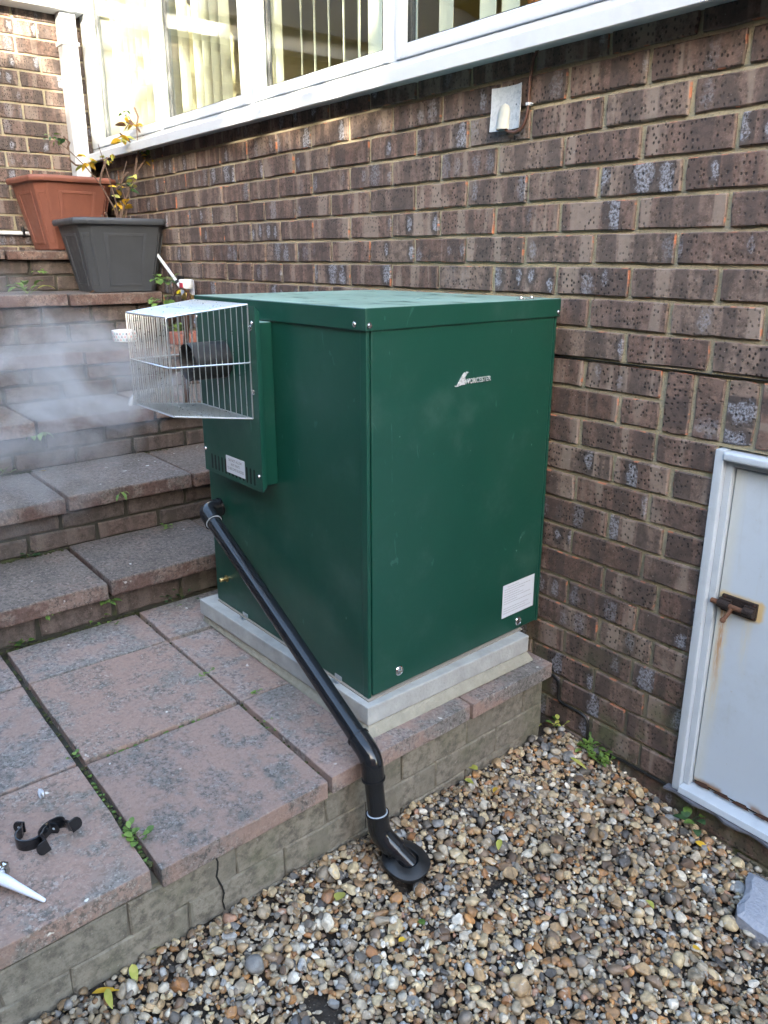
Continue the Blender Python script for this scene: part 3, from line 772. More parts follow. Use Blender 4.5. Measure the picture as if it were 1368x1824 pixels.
#@@PART3
# ------------------------------------------------------------------ base slab of the boiler
bs = thing('boiler_base', 'new pale concrete base slab under the green boiler', 'base slab', (-.5, -.4, PZ))
m_ = MB(); m_.prism([(-.921, -.716), (-.116, -.687), (-.1355, -.118), (-.94, -.118)], -.788, -.740); obj('slab', m_, 'concrete_new', bs, .004)
m_ = MB(); m_.hexa([(-.925, -.712, PZ + .001), (-.100, -.699, PZ + .001), (-.122, -.105, PZ + .001), (-.93, -.105, PZ + .001), (-.915, -.705, -.788), (-.118, -.684, -.788), (-.1365, -.120, -.788), (-.93, -.120, -.788)])
obj('mortar_bed', m_, 'mortar_bed', bs, .006)

# ------------------------------------------------------------------ boiler
A = Vector((-.143, -.665, 0)); U = Vector((-.99995, -.00947, 0)); V = Vector((-.06365, .99797, 0)); Z = Vector((0, 0, 1))
ND, NF = Vector((.00947, -.99995, 0)), Vector((.99797, .06365, 0))       # outward normals of the flue side and the front
LS, LF, ZB, ZT = .742, .6363, -.7375, .148
def BS(s, d, z): return A + U * s + ND * d + Z * z                      # point on the flue side
def BF(t, d, z): return A + V * t + NF * d + Z * z                      # point on the front
def BP(s, t, z): return A + U * s + V * t + Z * z                       # plan
def sbox(mb, fn, a0, a1, d0, d1, z0, z1):
    return mb.hexa([fn(a0, d0, z0), fn(a1, d0, z0), fn(a1, d1, z0), fn(a0, d1, z0), fn(a0, d0, z1), fn(a1, d0, z1), fn(a1, d1, z1), fn(a0, d1, z1)])
boiler = thing('oil_boiler', 'dark green steel outdoor oil boiler with lid and flue', 'boiler', tuple(BP(LS / 2, LF / 2, ZB)))
m_ = MB(); m_.hexa([BP(.008, 0, ZB), BP(LS, 0, ZB), BP(LS, LF, ZB), BP(.008, LF, ZB), BP(.008, 0, .142), BP(LS, 0, .142), BP(LS, LF, .142), BP(.008, LF, .142)])
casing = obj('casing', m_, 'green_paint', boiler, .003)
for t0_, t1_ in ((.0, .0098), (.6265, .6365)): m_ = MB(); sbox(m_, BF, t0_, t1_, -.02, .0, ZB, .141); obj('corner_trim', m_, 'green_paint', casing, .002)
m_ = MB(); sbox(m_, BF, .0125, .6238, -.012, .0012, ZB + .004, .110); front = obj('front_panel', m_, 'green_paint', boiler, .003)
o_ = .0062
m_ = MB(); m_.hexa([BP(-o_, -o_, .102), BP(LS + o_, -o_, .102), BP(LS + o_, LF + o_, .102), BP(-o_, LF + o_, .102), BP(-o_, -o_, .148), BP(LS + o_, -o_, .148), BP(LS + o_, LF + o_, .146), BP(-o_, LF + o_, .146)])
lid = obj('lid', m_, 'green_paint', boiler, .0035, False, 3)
def screw(parent, p, nrm, r=.0048, h=.0028, mat='chrome', name='screw'):
    m = MB(); m.lathe([(r, -.001), (r, h * .5), (r * .75, h), (0, h * 1.15)], p, nrm, 12)
    m.lathe([(r * 1.35, -.001), (r * 1.35, .0006), (0, .0008)], p, nrm, 12)
    return obj(name, m, mat, parent, 0, True)
for t in (.004, .633): screw(lid, BF(t, o_, .1135), NF)
for s_ in (.03, .71): screw(lid, BS(s_, o_, .115), ND)
# small galvanised strap with two screws at the back of the lid
m_ = MB(); m_.hexa([BP(.016, .50, .1475), BP(.026, .50, .1475), BP(.026, .57, .1475), BP(.016, .57, .1475), BP(.016, .50, .1495), BP(.026, .50, .1495), BP(.026, .57, .1495), BP(.016, .57, .1495)])
st = obj('lid_strap', m_, 'zinc_wire', lid)
for t in (.515, .555): screw(st, BP(.021, t, .1493), Z, .004, .004)
# quarter-turn panel locks
for t, z in ((.096, -.697), (.545, -.711)):
    m_ = MB(); p = BF(t, .0012, z)
    m_.lathe([(.0125, -.001), (.0125, .002), (.0105, .0042), (.0085, .0045), (.0075, .0025), (0, .0022)], p, NF, 20)
    lk = obj('panel_lock', m_, 'chrome', front, 0, True)
    m_ = MB(); a = V * .0068; b = Vector((0, 0, .0016)); q = NF * .0058
    m_.hexa([p - a - b, p + a - b, p + a - b + q, p - a - b + q, p - a + b, p + a + b, p + a + b + q, p - a + b + q]); obj('lock_slot', m_, 'chrome', front, .0006)
# maker's badge: raised swoosh and lettering
me = text_mesh('WORCESTER', .0168, .0011, 'LEFT'); frame_mesh(me, BF(.296, .0024, -.0335), V * .93, Z, NF); setmat(me, 'badge_silver')
bd = MB()
def swoosh(off, w0):
    pts = [(.262, -.034), (.270, -.034), (.288, -.012), (.294, -.0065), (.298, -.007)]
    L = [(x + off, z + off * .15) for x, z in pts]; R = [(x + off + w0, z - w0 * .55 + off * .15) for x, z in pts]
    for i in range(len(pts) - 1):
        a, b, c, d = L[i], L[i + 1], R[i + 1], R[i]
        bd.hexa([BF(a[0], .0012, a[1]), BF(d[0], .0012, d[1]), BF(d[0], .0036, d[1]), BF(a[0], .0036, a[1]), BF(b[0], .0012, b[1]), BF(c[0], .0012, c[1]), BF(c[0], .0036, c[1]), BF(b[0], .0036, b[1])])
swoosh(0, .0042); swoosh(.0075, .0038)
bd.add([BF(x, d, z) for d in (.0012, .0034) for x, z in ((.281, -.034), (.297, -.034), (.297, -.0175))], [(0, 1, 2), (5, 4, 3), (0, 3, 4, 1), (1, 4, 5, 2), (2, 5, 3, 0)])
badge = obj('badge_emblem', bd, 'badge_silver', front); place('badge_lettering', me, front)
# paper notice with rows of tiny print
def notice(name, fn, a0, a1, z0, z1, d, parent, th=.0006):
    m = MB(); sbox(m, fn, a0, a1, d, d + th, z0, z1); return obj(name, m, 'label_white', parent)
lb = notice('notice', BF, .473, .607, -.682, -.587, .0016, front)
m_ = MB(); rows_ = [(.0, .50), (.06, .86), (.06, .68), (.06, .52), (.06, .65), (.06, .88), (.06, .46), (.06, .92), None, (.06, .84), (.06, .72), (.03, .90)]
for i, r in enumerate(rows_):
    if not r: continue
    z = -.5945 - i * .0069; x = .480 + (.012 if i == 0 else 0); xe = .473 + .134 * r[1]
    while x < xe:
        l = random.uniform(.004, .011); sbox(m_, BF, x, min(x + l, xe), .0022, .00235, z - .0009, z + .0009); x += l + .0016
obj('print', m_, 'grey_ink', lb)

# flue terminal: box, cover plate, slots, sticker, flue pipe, wire guard
m_ = MB(); sbox(m_, BS, .362, .625, 0, .045, -.294, .100); term = obj('terminal_box', m_, 'green_paint', boiler, .003)
m_ = MB()
pl = [(.345, .138), (.345, -.306), (.650, -.306), (.650, .138)]
bk = [(.345, .125), (.345, -.293), (.650, -.293), (.650, .125)]
nn = 4
m_.add([BS(a, .0545, z) for a, z in pl] + [BS(a, .0420, z) for a, z in bk], [tuple(range(nn)), tuple(range(2 * nn - 1, nn - 1, -1))] + [(i, nn + i, nn + (i + 1) % nn, (i + 1) % nn) for i in range(nn)])
cover = obj('cover_plate', m_, 'green_paint', boiler, .0018)
for i in range(13):
    s_ = .384 + i * .0185; m_ = MB(); z0, z1 = -.291, -.258
    p_ = []
    for k in range(8): p_.append((s_ + .0042 * math.cos(PI * k / 7), z1 + .0042 * math.sin(PI * k / 7)))
    for k in range(8): p_.append((s_ - .0042 * math.cos(PI * k / 7), z0 - .0042 * math.sin(PI * k / 7)))
    k = len(p_); m_.add([BS(a, .0547, z) for a, z in p_] + [BS(a, .050, z) for a, z in p_], [tuple(range(k))] + [(j, k + j, k + (j + 1) % k, (j + 1) % k) for j in range(k)])
    obj('vent_slot', m_, 'slot_black', cover)
stk = notice('warning_sticker', BS, .430, .526, -.2875, -.2425, .0548, cover)
for i, tx in enumerate(('DO NOT ALLOW', 'ANY VENTS', 'TO BECOME BLOCKED')):
    me = text_mesh(tx, .0098); frame_mesh(me, BS(.478, .0557, -.2555 - i * .0112), -U * (.90 if i < 2 else .84), Z, ND); setmat(me, 'ink'); place('sticker_text', me, stk)
for s_, z in ((.352, -.266), (.640, -.246), (.352, .10), (.640, .10)): screw(cover, BS(s_ + .008 * (s_ < .5), .0545, z), ND, .0042)
m_ = MB(); FC = BS(.508, .052, .004)
m_.lathe([(.0455, 0), (.0455, .098), (.0435, .100), (.0425, .098), (.0425, .004), (0, .004)], FC, ND, 32); flue = obj('flue_pipe', m_, 'flue_black', boiler, 0, True)
m_ = MB(); m_.lathe([(.026, .0), (.026, .085), (.0245, .086), (.0235, .084), (.0235, .0)], FC, ND, 24)
for k in range(3):
    a = 2 * PI * k / 3 + .5; dv = (U * math.cos(a) + Z * math.sin(a)); e_ = FC + ND * .07
    m_.tube([e_ + dv * .024, e_ + dv * .044], .0022, 6)
obj('flue_liner', m_, 'flue_black', flue, 0, True)
# guard
G0 = dict(s0=.642, s1=.374, z0=-.125, z1=.141); G1 = dict(s0=.620, s1=.396, z0=-.101, z1=.118); GD0, GD1 = .056, .247
def GP(a, b, c):    # a: 0 far .. 1 near, b: 0 plate .. 1 front, c: 0 bottom .. 1 top
    q0 = (G0['s0'] + (G0['s1'] - G0['s0']) * a, G0['z0'] + (G0['z1'] - G0['z0']) * c); q1 = (G1['s0'] + (G1['s1'] - G1['s0']) * a, G1['z0'] + (G1['z1'] - G1['z0']) * c)
    return BS(q0[0] + (q1[0] - q0[0]) * b, GD0 + (GD1 - GD0) * b, q0[1] + (q1[1] - q0[1]) * b)
guard = MB(); wr, hr_ = .00110, .0019
NA, NB_ = 18, 14
def cw(pts, r): guard.tube([tuple(p) for p in pts], r, 5)
for i in range(NA + 1):
    a = i / NA; cw([GP(a, 0, 1), GP(a, .985, 1), GP(a, 1, .985), GP(a, 1, .015), GP(a, .985, 0), GP(a, 0, 0)], wr if 0 < i < NA else hr_)
for i in range(1, NB_):
    b = i / NB_
    for a in (0, 1): cw([GP(a, b, 0), GP(a, b, 1)], wr)
for a in (0, 1):
    cw([GP(a, 0, 0), GP(a, 0, 1)], hr_); cw([GP(a, 1, 0), GP(a, 1, 1)], wr)
for c in (0, 1):
    cw([GP(0, 0, c), GP(1, 0, c)], hr_); cw([GP(0, .5, c), GP(1, .5, c)], wr * 1.3)
    cw([GP(0, 0, c), GP(0, 1, c), GP(1, 1, c), GP(1, 0, c)], hr_)
cw([GP(0, 0, .5), GP(0, .97, .5), GP(.03, 1, .5), GP(.97, 1, .5), GP(1, .97, .5), GP(1, 0, .5)], hr_)
gd = obj('flue_guard', guard, 'zinc_wire', boiler, 0, True)
for a, s_ in ((1, -1), (0, 1)):
    for c in (.80, .24):
        p = GP(a, 0, c); m_ = MB(); cpt = p - U * (.007 * (1 if a == 1 else -1)) * 1.0 - ND * .001
        m_.tube([cpt + (U * math.cos(t) + Z * math.sin(t)) * .0055 for t in np.linspace(0, 2 * PI, 13)], .0013, 5)
        m_.lathe([(.0038, -.001), (.0038, .003), (0, .0042)], cpt, ND, 10); obj('guard_clip', m_, 'chrome', gd, 0, True)
# brass oil test cap and foot brackets
m_ = MB(); bp_ = BS(.676, 0, -.652)
m_.lathe([(.0105, -.001), (.0105, .0022), (.006, .003), (.0055, .010), (.0065, .0105), (.0065, .021), (.0055, .0225), (0, .0225)], bp_, ND, 18); obj('oil_cap', m_, 'brass', boiler, 0, True)
for s_ in (.105, .56):
    m_ = MB(); sbox(m_, BS, s_, s_ + .028, -.002, .0015, ZB - .001, ZB + .012); sbox(m_, BS, s_, s_ + .028, .0, .016, ZB - .0025, ZB - .0005)
    obj('fixing_foot', m_, 'zinc_wire', boiler, .0006)
m_ = MB(); m_.hexa([BP(-.0075, -.006, ZB - .0022), BP(LS - .01, -.006, ZB - .0022), BP(LS - .01, .56, ZB - .0022), BP(-.0075, .56, ZB - .0022), BP(-.0075, -.006, ZB + .0008), BP(LS - .01, -.006, ZB + .0008), BP(LS - .01, .56, ZB + .0008), BP(-.0075, .56, ZB + .0008)])
obj('grit_gasket', m_, 'grit_strip', boiler)
# wet marks on the lid stay in the paint; oil filter bracket at the back corner
m_ = MB(); m_.hexa([BP(LS + .004, .42, .02), BP(LS + .05, .42, .02), BP(LS + .05, .62, .02), BP(LS + .004, .62, .02), BP(LS + .004, .42, .11), BP(LS + .05, .42, .11), BP(LS + .05, .62, .11), BP(LS + .004, .62, .11)])
obj('rear_box', m_, 'green_paint', boiler, .003)

# ------------------------------------------------------------------ black condensate drain pipe
dr = thing('drain_pipe', 'black plastic drain pipe slanting down the boiler side to the gravel', 'pipe', (.06, -.74, -1.03))
p0, p1, p2 = BS(.660, -.005, -.424), BS(.660, .058, -.426), Vector((.001, -.768, -.768))
p3 = Vector((.022, -.762, -.956)); p4 = p3 + 1.3 * (Vector((.074, -.730, -1.010)) - p3)
R_ = .0205
dir12 = (p2 - p1).normalized(); dir23 = (p3 - p2).normalized(); dir34 = (p4 - p3).normalized()
def pipe(a, b, r=R_, name='pipe', mat='black_plastic'):
    m = MB(); m.tube([tuple(a), tuple(a + (b - a) * .5), tuple(b)], r, 28); return obj(name, m, mat, dr, 0, True)
pipe(p1 + dir12 * .03, p2 - dir12 * .03); pipe(p2 + dir23 * .03, p3 - dir23 * .02); pipe(p3 + dir34 * .02, p4)
def elbow(a, b, c, la, lb, r=.0243):
    a, b, c = Vector(a), Vector(b), Vector(c); da, dc = (a - b).normalized(), (c - b).normalized()
    path = [tuple(b + da * la)] + bend(tuple(b + da * la), tuple(b), tuple(b + dc * lb), .024, 8) + [tuple(b + dc * lb)]
    m = MB(); m.tube(path, r, 28)
    for q, d, l in ((b, da, la), (b, dc, lb)):
        e0 = q + d * (l - .004); m.tube([tuple(e0), tuple(q + d * l)], r + .0016, 28)
    return obj('elbow', m, 'black_plastic', dr, 0, True)
elbow(p0, p1, p2, .045, .055); elbow(p1, p2, p3, .055, .055); elbow(p2, p3, p4, .052, .050)
for q, d in ((p1 + dir12 * .0555, dir12), (p2 - dir12 * .0555, dir12), (p2 + dir23 * .0555, dir23), (p3 - dir23 * .0525, dir23)):
    m_ = MB(); m_.lathe([(R_ + .0003, -.0012), (R_ + .0026, -.0004), (R_ + .0026, .0004), (R_ + .0003, .0012)], q, d, 28, True); obj('glue_bead', m_, 'plate_plastic', dr, 0, True)
fc = Vector((.074, -.730, gz(.074, -.730) + .021)); fn_ = Vector((.15, .045, 1)).normalized()
m_ = MB(); prof = [(.0255, .004), (.0275, .012), (.031, .0128), (.046, .009), (.0535, .005), (.0545, .0), (.053, -.004), (.0265, -.006)]
m_.lathe(prof, fc, fn_, 40, True)
m_.v = [tuple(Vector(v) + fn_ * (.003 * math.sin(3 * math.atan2(v[1] - fc.y, v[0] - fc.x)))) for v in m_.v]
obj('rubber_collar', m_, 'dull_black', dr, 0, True)

# ------------------------------------------------------------------ door
door = thing('cellar_door', 'low white cellar door with rusty bolt at the right', 'door', (.66, 0, -1.04))
m_ = MB(); x0, x1, zt_, zb_ = .2700, 1.055, -.158, -1.040
m_.box(x0, x0 + .021, -.013, .06, zb_, zt_); m_.box(x1 - .021, x1, -.013, .06, zb_, zt_)
obj('frame', m_, 'frame_paint', door, .003)
m_ = MB(); m_.box(x0 + .0212, x1 - .0212, -.019, .06, zt_ - .0225, zt_ - .002); obj('drip_bead', m_, 'frame_paint', door, .007, True, 4)
m_ = MB(); m_.box(x0 + .021, x0 + .037, .002, .06, zb_ + .02, zt_ - .022); m_.box(x1 - .037, x1 - .021, .002, .06, zb_ + .02, zt_ - .022); m_.box(x0 + .037, x1 - .037, .0025, .06, zt_ - .036, zt_ - .022)
obj('door_stop', m_, 'frame_paint', door, .002)
m_ = MB(); m_.hexa([(x0 + .021, -.020, zb_ + .0005), (x1 - .021, -.020, zb_ + .0005), (x1 - .021, .06, zb_ + .0005), (x0 + .021, .06, zb_ + .0005), (x0 + .021, -.016, zb_ + .016), (x1 - .021, -.016, zb_ + .016), (x1 - .021, .06, zb_ + .026), (x0 + .021, .06, zb_ + .026)])
obj('threshold', m_, 'frame_paint', door, .002)
m_ = MB(); m_.box(x0 + .0395, x1 - .0395, .016, .05, zb_ + .034, zt_ - .041); obj('panel', m_, 'door_paint', door, .002)
m_ = MB(); m_.box(x0 + .03, x1 - .03, .028, .058, zb_ + .02, zt_ - .03); obj('shadow_gap', m_, 'slot_black', door)
m_ = MB()   # torn, rotten strip along the bottom rail
for i in range(9):
    a = x0 + .045 + i * .05 + random.uniform(-.01, .01); m_.add([(a, .0155 - .0045, zb_ + .030), (a + .02, .011, zb_ + .027 + random.uniform(0, .004)), (a + .045, .011, zb_ + .030), (a + .035, .0135, zb_ + .040), (a + .012, .0135, zb_ + .038)], [(0, 1, 2, 3, 4)])
obj('rotten_strip', m_, 'rust', door)
bolt = thing('door_bolt', 'rusty iron barrel bolt on the white cellar door', 'bolt', (.36, .01, -.513))
m_ = MB(); m_.box(.320, .4035, .008, .0165, -.5335, -.4935); obj('plate', m_, 'bolt_iron', bolt, .002)
m_ = MB(); m_.tube([(.302, -.002, -.512), (.322, -.002, -.512), (.395, -.002, -.516)], .0062, 14); obj('rod', m_, 'orange_rust', bolt, 0, True)
for a, b in ((.318, .346), (.378, .402)):
    m_ = MB(); m_.tube([(a, .0, -.513), (b, .0, -.5145)], .0105, 16); m_.box(a, b, .0, .009, -.5255, -.5005)
    obj('barrel', m_, 'bolt_iron', bolt, .0008)
m_ = MB(); m_.tube([(.352, -.004, -.516), (.350, -.013, -.530), (.346, -.020, -.540)], [.0048, .0045, .0050], 12); m_.lathe([(0, -.007), (.005, -.005), (.0068, 0), (.005, .005), (0, .007)], (.345, -.021, -.5425), (.2, .5, .8), 14); obj('knob', m_, 'orange_rust', bolt, 0, True)
for x, z in ((.327, -.4985), (.397, -.4985), (.327, -.529), (.397, -.529)):
    m_ = MB(); m_.lathe([(.004, 0), (.0032, .002), (0, .0026)], (x, .008, z), (0, -1, 0), 10); obj('screw', m_, 'rust', bolt, 0, True)
dsl = MB()
pts_t = []; N_ = 30
for i in range(N_ + 1):
    x = .255 + i * .028; y = -.024 + .006 * math.sin(i * 1.7) + random.uniform(-.002, .002); pts_t.append((x, y))
poly = pts_t + [(1.095, .02), (.255, .02)]
dsl.prism(poly, -1.0475, -1.0415); tag(obj('slate_strip', dsl, 'slate'), 'ragged dark slate strip under the cellar door frame', 'slate strip')

# ------------------------------------------------------------------ vent plate, cables, pipes
vt = thing('vent_cover', 'milky plastic vent plate with a cowl on the wall below the sill', 'vent', (-.40, 0, .60))
m_ = MB(); nn_ = 8; vs = []; 
for d in (0, .0025):
    for j in range(nn_ + 1):
        for i in range(nn_ + 1):
            a, c = i / nn_, j / nn_; vs.append((-.4525 + .101 * a, -.006 - d - .010 * abs(2 * a - 1) ** 3 - .006 * (c - .5) ** 2 - .004 * (1 - c), .5545 + .1015 * c))
k = (nn_ + 1) ** 2; fs = []
for j in range(nn_):
    for i in range(nn_):
        a = j * (nn_ + 1) + i; fs.append((a, a + nn_ + 1, a + nn_ + 2, a + 1)); fs.append((k + a, k + a + 1, k + a + nn_ + 2, k + a + nn_ + 1))
rim = [i for i in range(nn_ + 1)] + [(j + 1) * (nn_ + 1) - 1 for j in range(1, nn_ + 1)] + [nn_ * (nn_ + 1) + i for i in range(nn_ - 1, -1, -1)] + [j * (nn_ + 1) for j in range(nn_ - 1, 0, -1)]
fs += [(rim[i], rim[(i + 1) % len(rim)], k + rim[(i + 1) % len(rim)], k + rim[i]) for i in range(len(rim))]
m_.add(vs, fs); obj('plate', m_, 'plate_plastic', vt, 0, True)
m_ = MB(); prof = []; vs = []; fs = []; n_ = 14
for j in range(9):
    c = j / 8; rr = .0195 * math.sqrt(max(0, 1 - max(0, (c - .55) / .45) ** 2)) + .0004; dep = .024 * (1 - .55 * c) * (1 if c < .99 else .1)
    for i in range(n_ + 1):
        t = PI * i / n_; vs.append((-.413 - rr * math.cos(t), -.008 - dep * math.sin(t), .557 + .062 * c))
fs = [(j * (n_ + 1) + i, j * (n_ + 1) + i + 1, (j + 1) * (n_ + 1) + i + 1, (j + 1) * (n_ + 1) + i) for j in range(8) for i in range(n_)]
m_.add(vs, fs); obj('cowl', m_, 'vent_cream', vt, 0, True)
m_ = MB(); m_.lathe([(.0022, 0), (0, .0015)], (-.372, -.0125, .6105), (0, -1, 0), 8); obj('screw', m_, 'slot_black', vt)
cb = thing('brown_cable', 'brown cable running down from the sill to the vent plate', 'cable', (-.34, 0, .64))
m_ = MB(); m_.tube([(-.300, -.004, .735), (-.318, -.006, .722), (-.329, -.007, .70), (-.335, -.0075, .66), (-.336, -.008, .61), (-.337, -.009, .585), (-.343, -.011, .563), (-.354, -.013, .550), (-.372, -.015, .546), (-.392, -.015, .549), (-.405, -.012, .556)], .0040, 10); obj('cable', m_, 'brown_cable', cb, 0, True)
m_ = MB(); m_.box(-.3415, -.331, -.0125, .002, .6035, .6105); m_.lathe([(.0025, -.002), (.0025, .003), (0, .004)], (-.3285, -.003, .607), (0, -1, 0), 10); obj('clip', m_, 'white_plastic', cb, .001)
bc = MB()
zz = lambda k: k * GZ
path = [(-.23, -.004, zz(-12) - .001), (-.150, -.004, zz(-12) - .002)]
path += [(-GX - .018, -.004, zz(-12) - .003), (-GX - .003, -.004, zz(-12) - .014), (-GX, -.004, zz(-12) - .03), (-GX, -.004, zz(-13) + .018), (-GX + .004, -.004, zz(-13) + .005), (-GX + .02, -.004, zz(-13)), (-.03, -.004, zz(-13)), (-.012, -.004, zz(-13) - .004), (-.002, -.004, zz(-13) - .018), (0, -.004, zz(-14) + .02), (.001, -.005, zz(-14) - .002), (.004, -.007, zz(-14) - .02)]
bc.tube(path, .0042, 8); tag(obj('black_cable', bc, 'black_cable', None, 0, True), 'black cable tucked into the lower brick joints beside the patio', 'cable')
bc = MB(); bc.tube([(.06, -.006, zz(-14) - .003), (.12, -.005, zz(-14) + .001), (.20, -.004, zz(-14) + .0005), (.262, -.004, zz(-14) + .001)], .0042, 8); tag(obj('black_cable', bc, 'black_cable', None, 0, True), 'black cable along the lowest joint leading to the cellar door frame', 'cable')
wp = thing('white_pipe', 'thin white pipe slanting down the wall beside the grey planter', 'pipe', (-2.5, -.03, .2))
m_ = MB(); m_.tube([(-2.70, -.03, .303), (-2.56, -.03, .218), (-2.418, -.03, .132)], .0075, 12); obj('pipe', m_, 'white_plastic', wp, 0, True)
m_ = MB(); m_.tube([(-2.428, -.03, .138), (-2.412, -.03, .128)], .0105, 12); m_.box(-2.425, -2.415, -.03, .0, .122, .165); obj('clip', m_, 'dull_black', wp)
m_ = MB(); m_.tube([(-2.412, -.03, .128), (-2.375, -.035, .112)], .009, 12); obj('end_fitting', m_, 'white_plastic', wp, 0, True)
wp2 = thing('overflow_pipe', 'thin white pipe running level along the foot of the side wall', 'pipe', (-3.38, -.7, .36))
m_ = MB(); m_.tube([(-3.385, -2.2, .369), (-3.385, -.9, .367), (-3.385, -.2, .361)], .0098, 12); obj('pipe', m_, 'white_plastic', wp2, 0, True)
m_ = MB(); m_.box(-3.402, -3.373, -.425, -.412, .348, .395); obj('clip', m_, 'dull_black', wp2, .003)
vv = thing('stop_valve', 'white and brass stop valve on the wall behind the boiler lid', 'valve', (-2.26, -.04, .07))
m_ = MB(); m_.box(-2.345, -2.285, -.055, -.01, .075, .150); obj('housing', m_, 'milky_plastic', vv, .008)
m_ = MB(); m_.lathe([(.0, .028), (.029, .028), (.031, .024), (.031, -.010), (.029, -.013), (0, -.013)], (-2.262, -.062, .124), (0, 0, 1), 18); cap_ = obj('cap', m_, 'white_plastic', vv, 0, True)
m_ = MB(); m_.box(-2.262, -2.236, -.0945, -.090, .118, .138); obj('red_label', m_, 'red_print', cap_)
m_ = MB(); m_.lathe([(.012, -.06), (.012, -.035), (.018, -.034), (.018, -.02), (.012, -.018), (.012, 0)], (-2.262, -.062, .112), (0, 0, 1), 14); m_.tube([(-2.30, -.062, .075), (-2.20, -.062, .075)], .011, 12); m_.lathe([(.015, -.008), (.015, .008)], (-2.205, -.062, .075), (1, 0, 0), 6)
obj('brass_body', m_, 'brass', vv, 0, True)
m_ = MB(); m_.lathe([(.011, 0), (.011, .014), (0, .015)], (-2.36, -.05, .098), (.3, -1, 0), 14); obj('yellow_cap', m_, 'yellow_plastic', vv, 0, True)
hk = MB(); hc = Vector((-1.72, -.335, .108)); pts_ = []
for t in np.linspace(-.35, PI * 1.02, 15): pts_.append(tuple(hc + Vector((.35 * .026 * math.cos(t), .94 * .026 * math.cos(t), .026 * math.sin(t)))))
b0 = Vector(pts_[0]); pts_ = [(b0.x - .03, b0.y - .03, -.318), tuple(b0 + Vector((-.003, -.006, -.02)))] + pts_
hk.tube(pts_[::-1], [.0032] * 6 + [.0042] * 6 + [.006] * 3 + [.009, .012], 10)
tag(obj('iron_hook', hk, 'rust', None, 0, True), 'rusty iron hook sticking up behind the flue guard', 'hook')
ho = MB(); ho.tube([(-2.02, -.36, -.285), (-1.965, -.43, -.283), (-1.94, -.470, -.287), (-1.93, -.487, -.302), (-1.928, -.492, -.318)], .0125, 12)
tag(obj('grey_pipe_end', ho, 'grey_hose', None, 0, True), 'bent grey pipe end on the third step in the steam', 'pipe')
#@@PART4
# ------------------------------------------------------------------ pots
def planter(name, label, c, wt, wb, h, mat, rim=.024, ch=.30, rot=0.0):
    t = thing(name, label, 'plant pot', (c[0], c[1], c[2]))
    def ring(w_, z, chf=ch):
        a = w_ / 2; k = w_ * chf; pts = [(a - k, -a), (a, -a + k), (a, a - k), (a - k, a), (-a + k, a), (-a, a - k), (-a, -a + k), (-a + k, -a)]
        cr, sr = math.cos(rot), math.sin(rot)
        return [(c[0] + x * cr - y * sr, c[1] + x * sr + y * cr, c[2] + z) for x, y in pts]
    m = MB(); R = [ring(wb, 0), ring(wb, .004), ring(wt, h - .03), ring(wt + rim * 1.6, h - .028), ring(wt + rim * 2, h - .012), ring(wt + rim * 1.5, h), ring(wt - .012, h), ring(wt - .02, h - .05), ring(wb - .02, .012)]
    for r in R: m.v += r; m.e += [0.0] * 8
    m.f.append(tuple(range(7, -1, -1)))
    for i in range(len(R) - 1):
        for k in range(8): m.f.append((i * 8 + k, i * 8 + (k + 1) % 8, (i + 1) * 8 + (k + 1) % 8, (i + 1) * 8 + k))
    m.f.append(tuple(range((len(R) - 1) * 8, len(R) * 8)))
    obj('shell', m, mat, t, .004, True, 2, 20)
    lo, hi = ring(wb, .004), ring(wt, h - .03)
    for k in range(8):
        P = lambda a, b: (Vector(lo[k]).lerp(Vector(lo[(k + 1) % 8]), a)).lerp(Vector(hi[k]).lerp(Vector(hi[(k + 1) % 8]), a), b)
        e1 = (P(1, .5) - P(0, .5)).normalized(); n = e1.cross(Z).normalized()
        pm = MB(); tt = .06
        for (a0, a1, b0, b1) in ((.17, .23, .08, .88), (.77, .83, .08, .88), (.23, .77, .84, .88), (.23, .77, .08, .11)):
            q = [P(a0, b0), P(a1, b0), P(a1, b1), P(a0, b1)]
            pm.hexa([q[0] - n * .002, q[1] - n * .002, q[1] + n * .0035, q[0] + n * .0035, q[3] - n * .002, q[2] - n * .002, q[2] + n * .0035, q[3] + n * .0035])
        obj('panel_moulding', pm, mat, t, .001)
    m = MB(); r = ring(wt - .016, h - .045); m.add(r, [tuple(range(8))]); obj('compost', m, 'compost', t)
    return t
planter('terracotta_pot', 'terracotta plastic pot with panelled sides on the top step', (-3.185, -.262, .281), .385, .265, .335, 'terracotta', .022, .12, .06)
planter('grey_planter', 'dark grey plastic planter with a rose bush, in front of the terracotta pot', (-2.79, -.178, .090), .405, .300, .325, 'grey_plastic', .024, .11, -.05)

LEAF = {}
def leaf_mesh(key, L, W, mat, curl=.25, n=5, fold=.25):
    if key in LEAF: return LEAF[key]
    vs, fs = [], []
    for i in range(n + 1):
        t = i / n; w_ = W * (math.sin(PI * min(1, t ** .8 * .98 + .01)) ** .8) * (1 if i not in (0,) else .3); w_ = max(w_, .0004)
        z = -curl * L * t * t; x = L * t
        vs += [(x, -w_ / 2, z + fold * w_ / 2), (x, 0, z), (x, w_ / 2, z + fold * w_ / 2)]
    fs = [(i * 3 + k, i * 3 + k + 1, (i + 1) * 3 + k + 1, (i + 1) * 3 + k) for i in range(n) for k in range(2)]
    me = MB().add(vs, fs).mesh('leaf'); setmat(me, mat)
    for p_ in me.polygons: p_.use_smooth = True
    LEAF[key] = me; return me
rose = thing('rose_bush', 'straggly rose bush with yellow and green leaves in the grey planter', 'rose bush', (-2.79, -.178, .39))
stm = MB()
def stem(pts, r0, r1):
    stm.tube(pts, [r0 + (r1 - r0) * i / (len(pts) - 1) for i in range(len(pts))], 6)
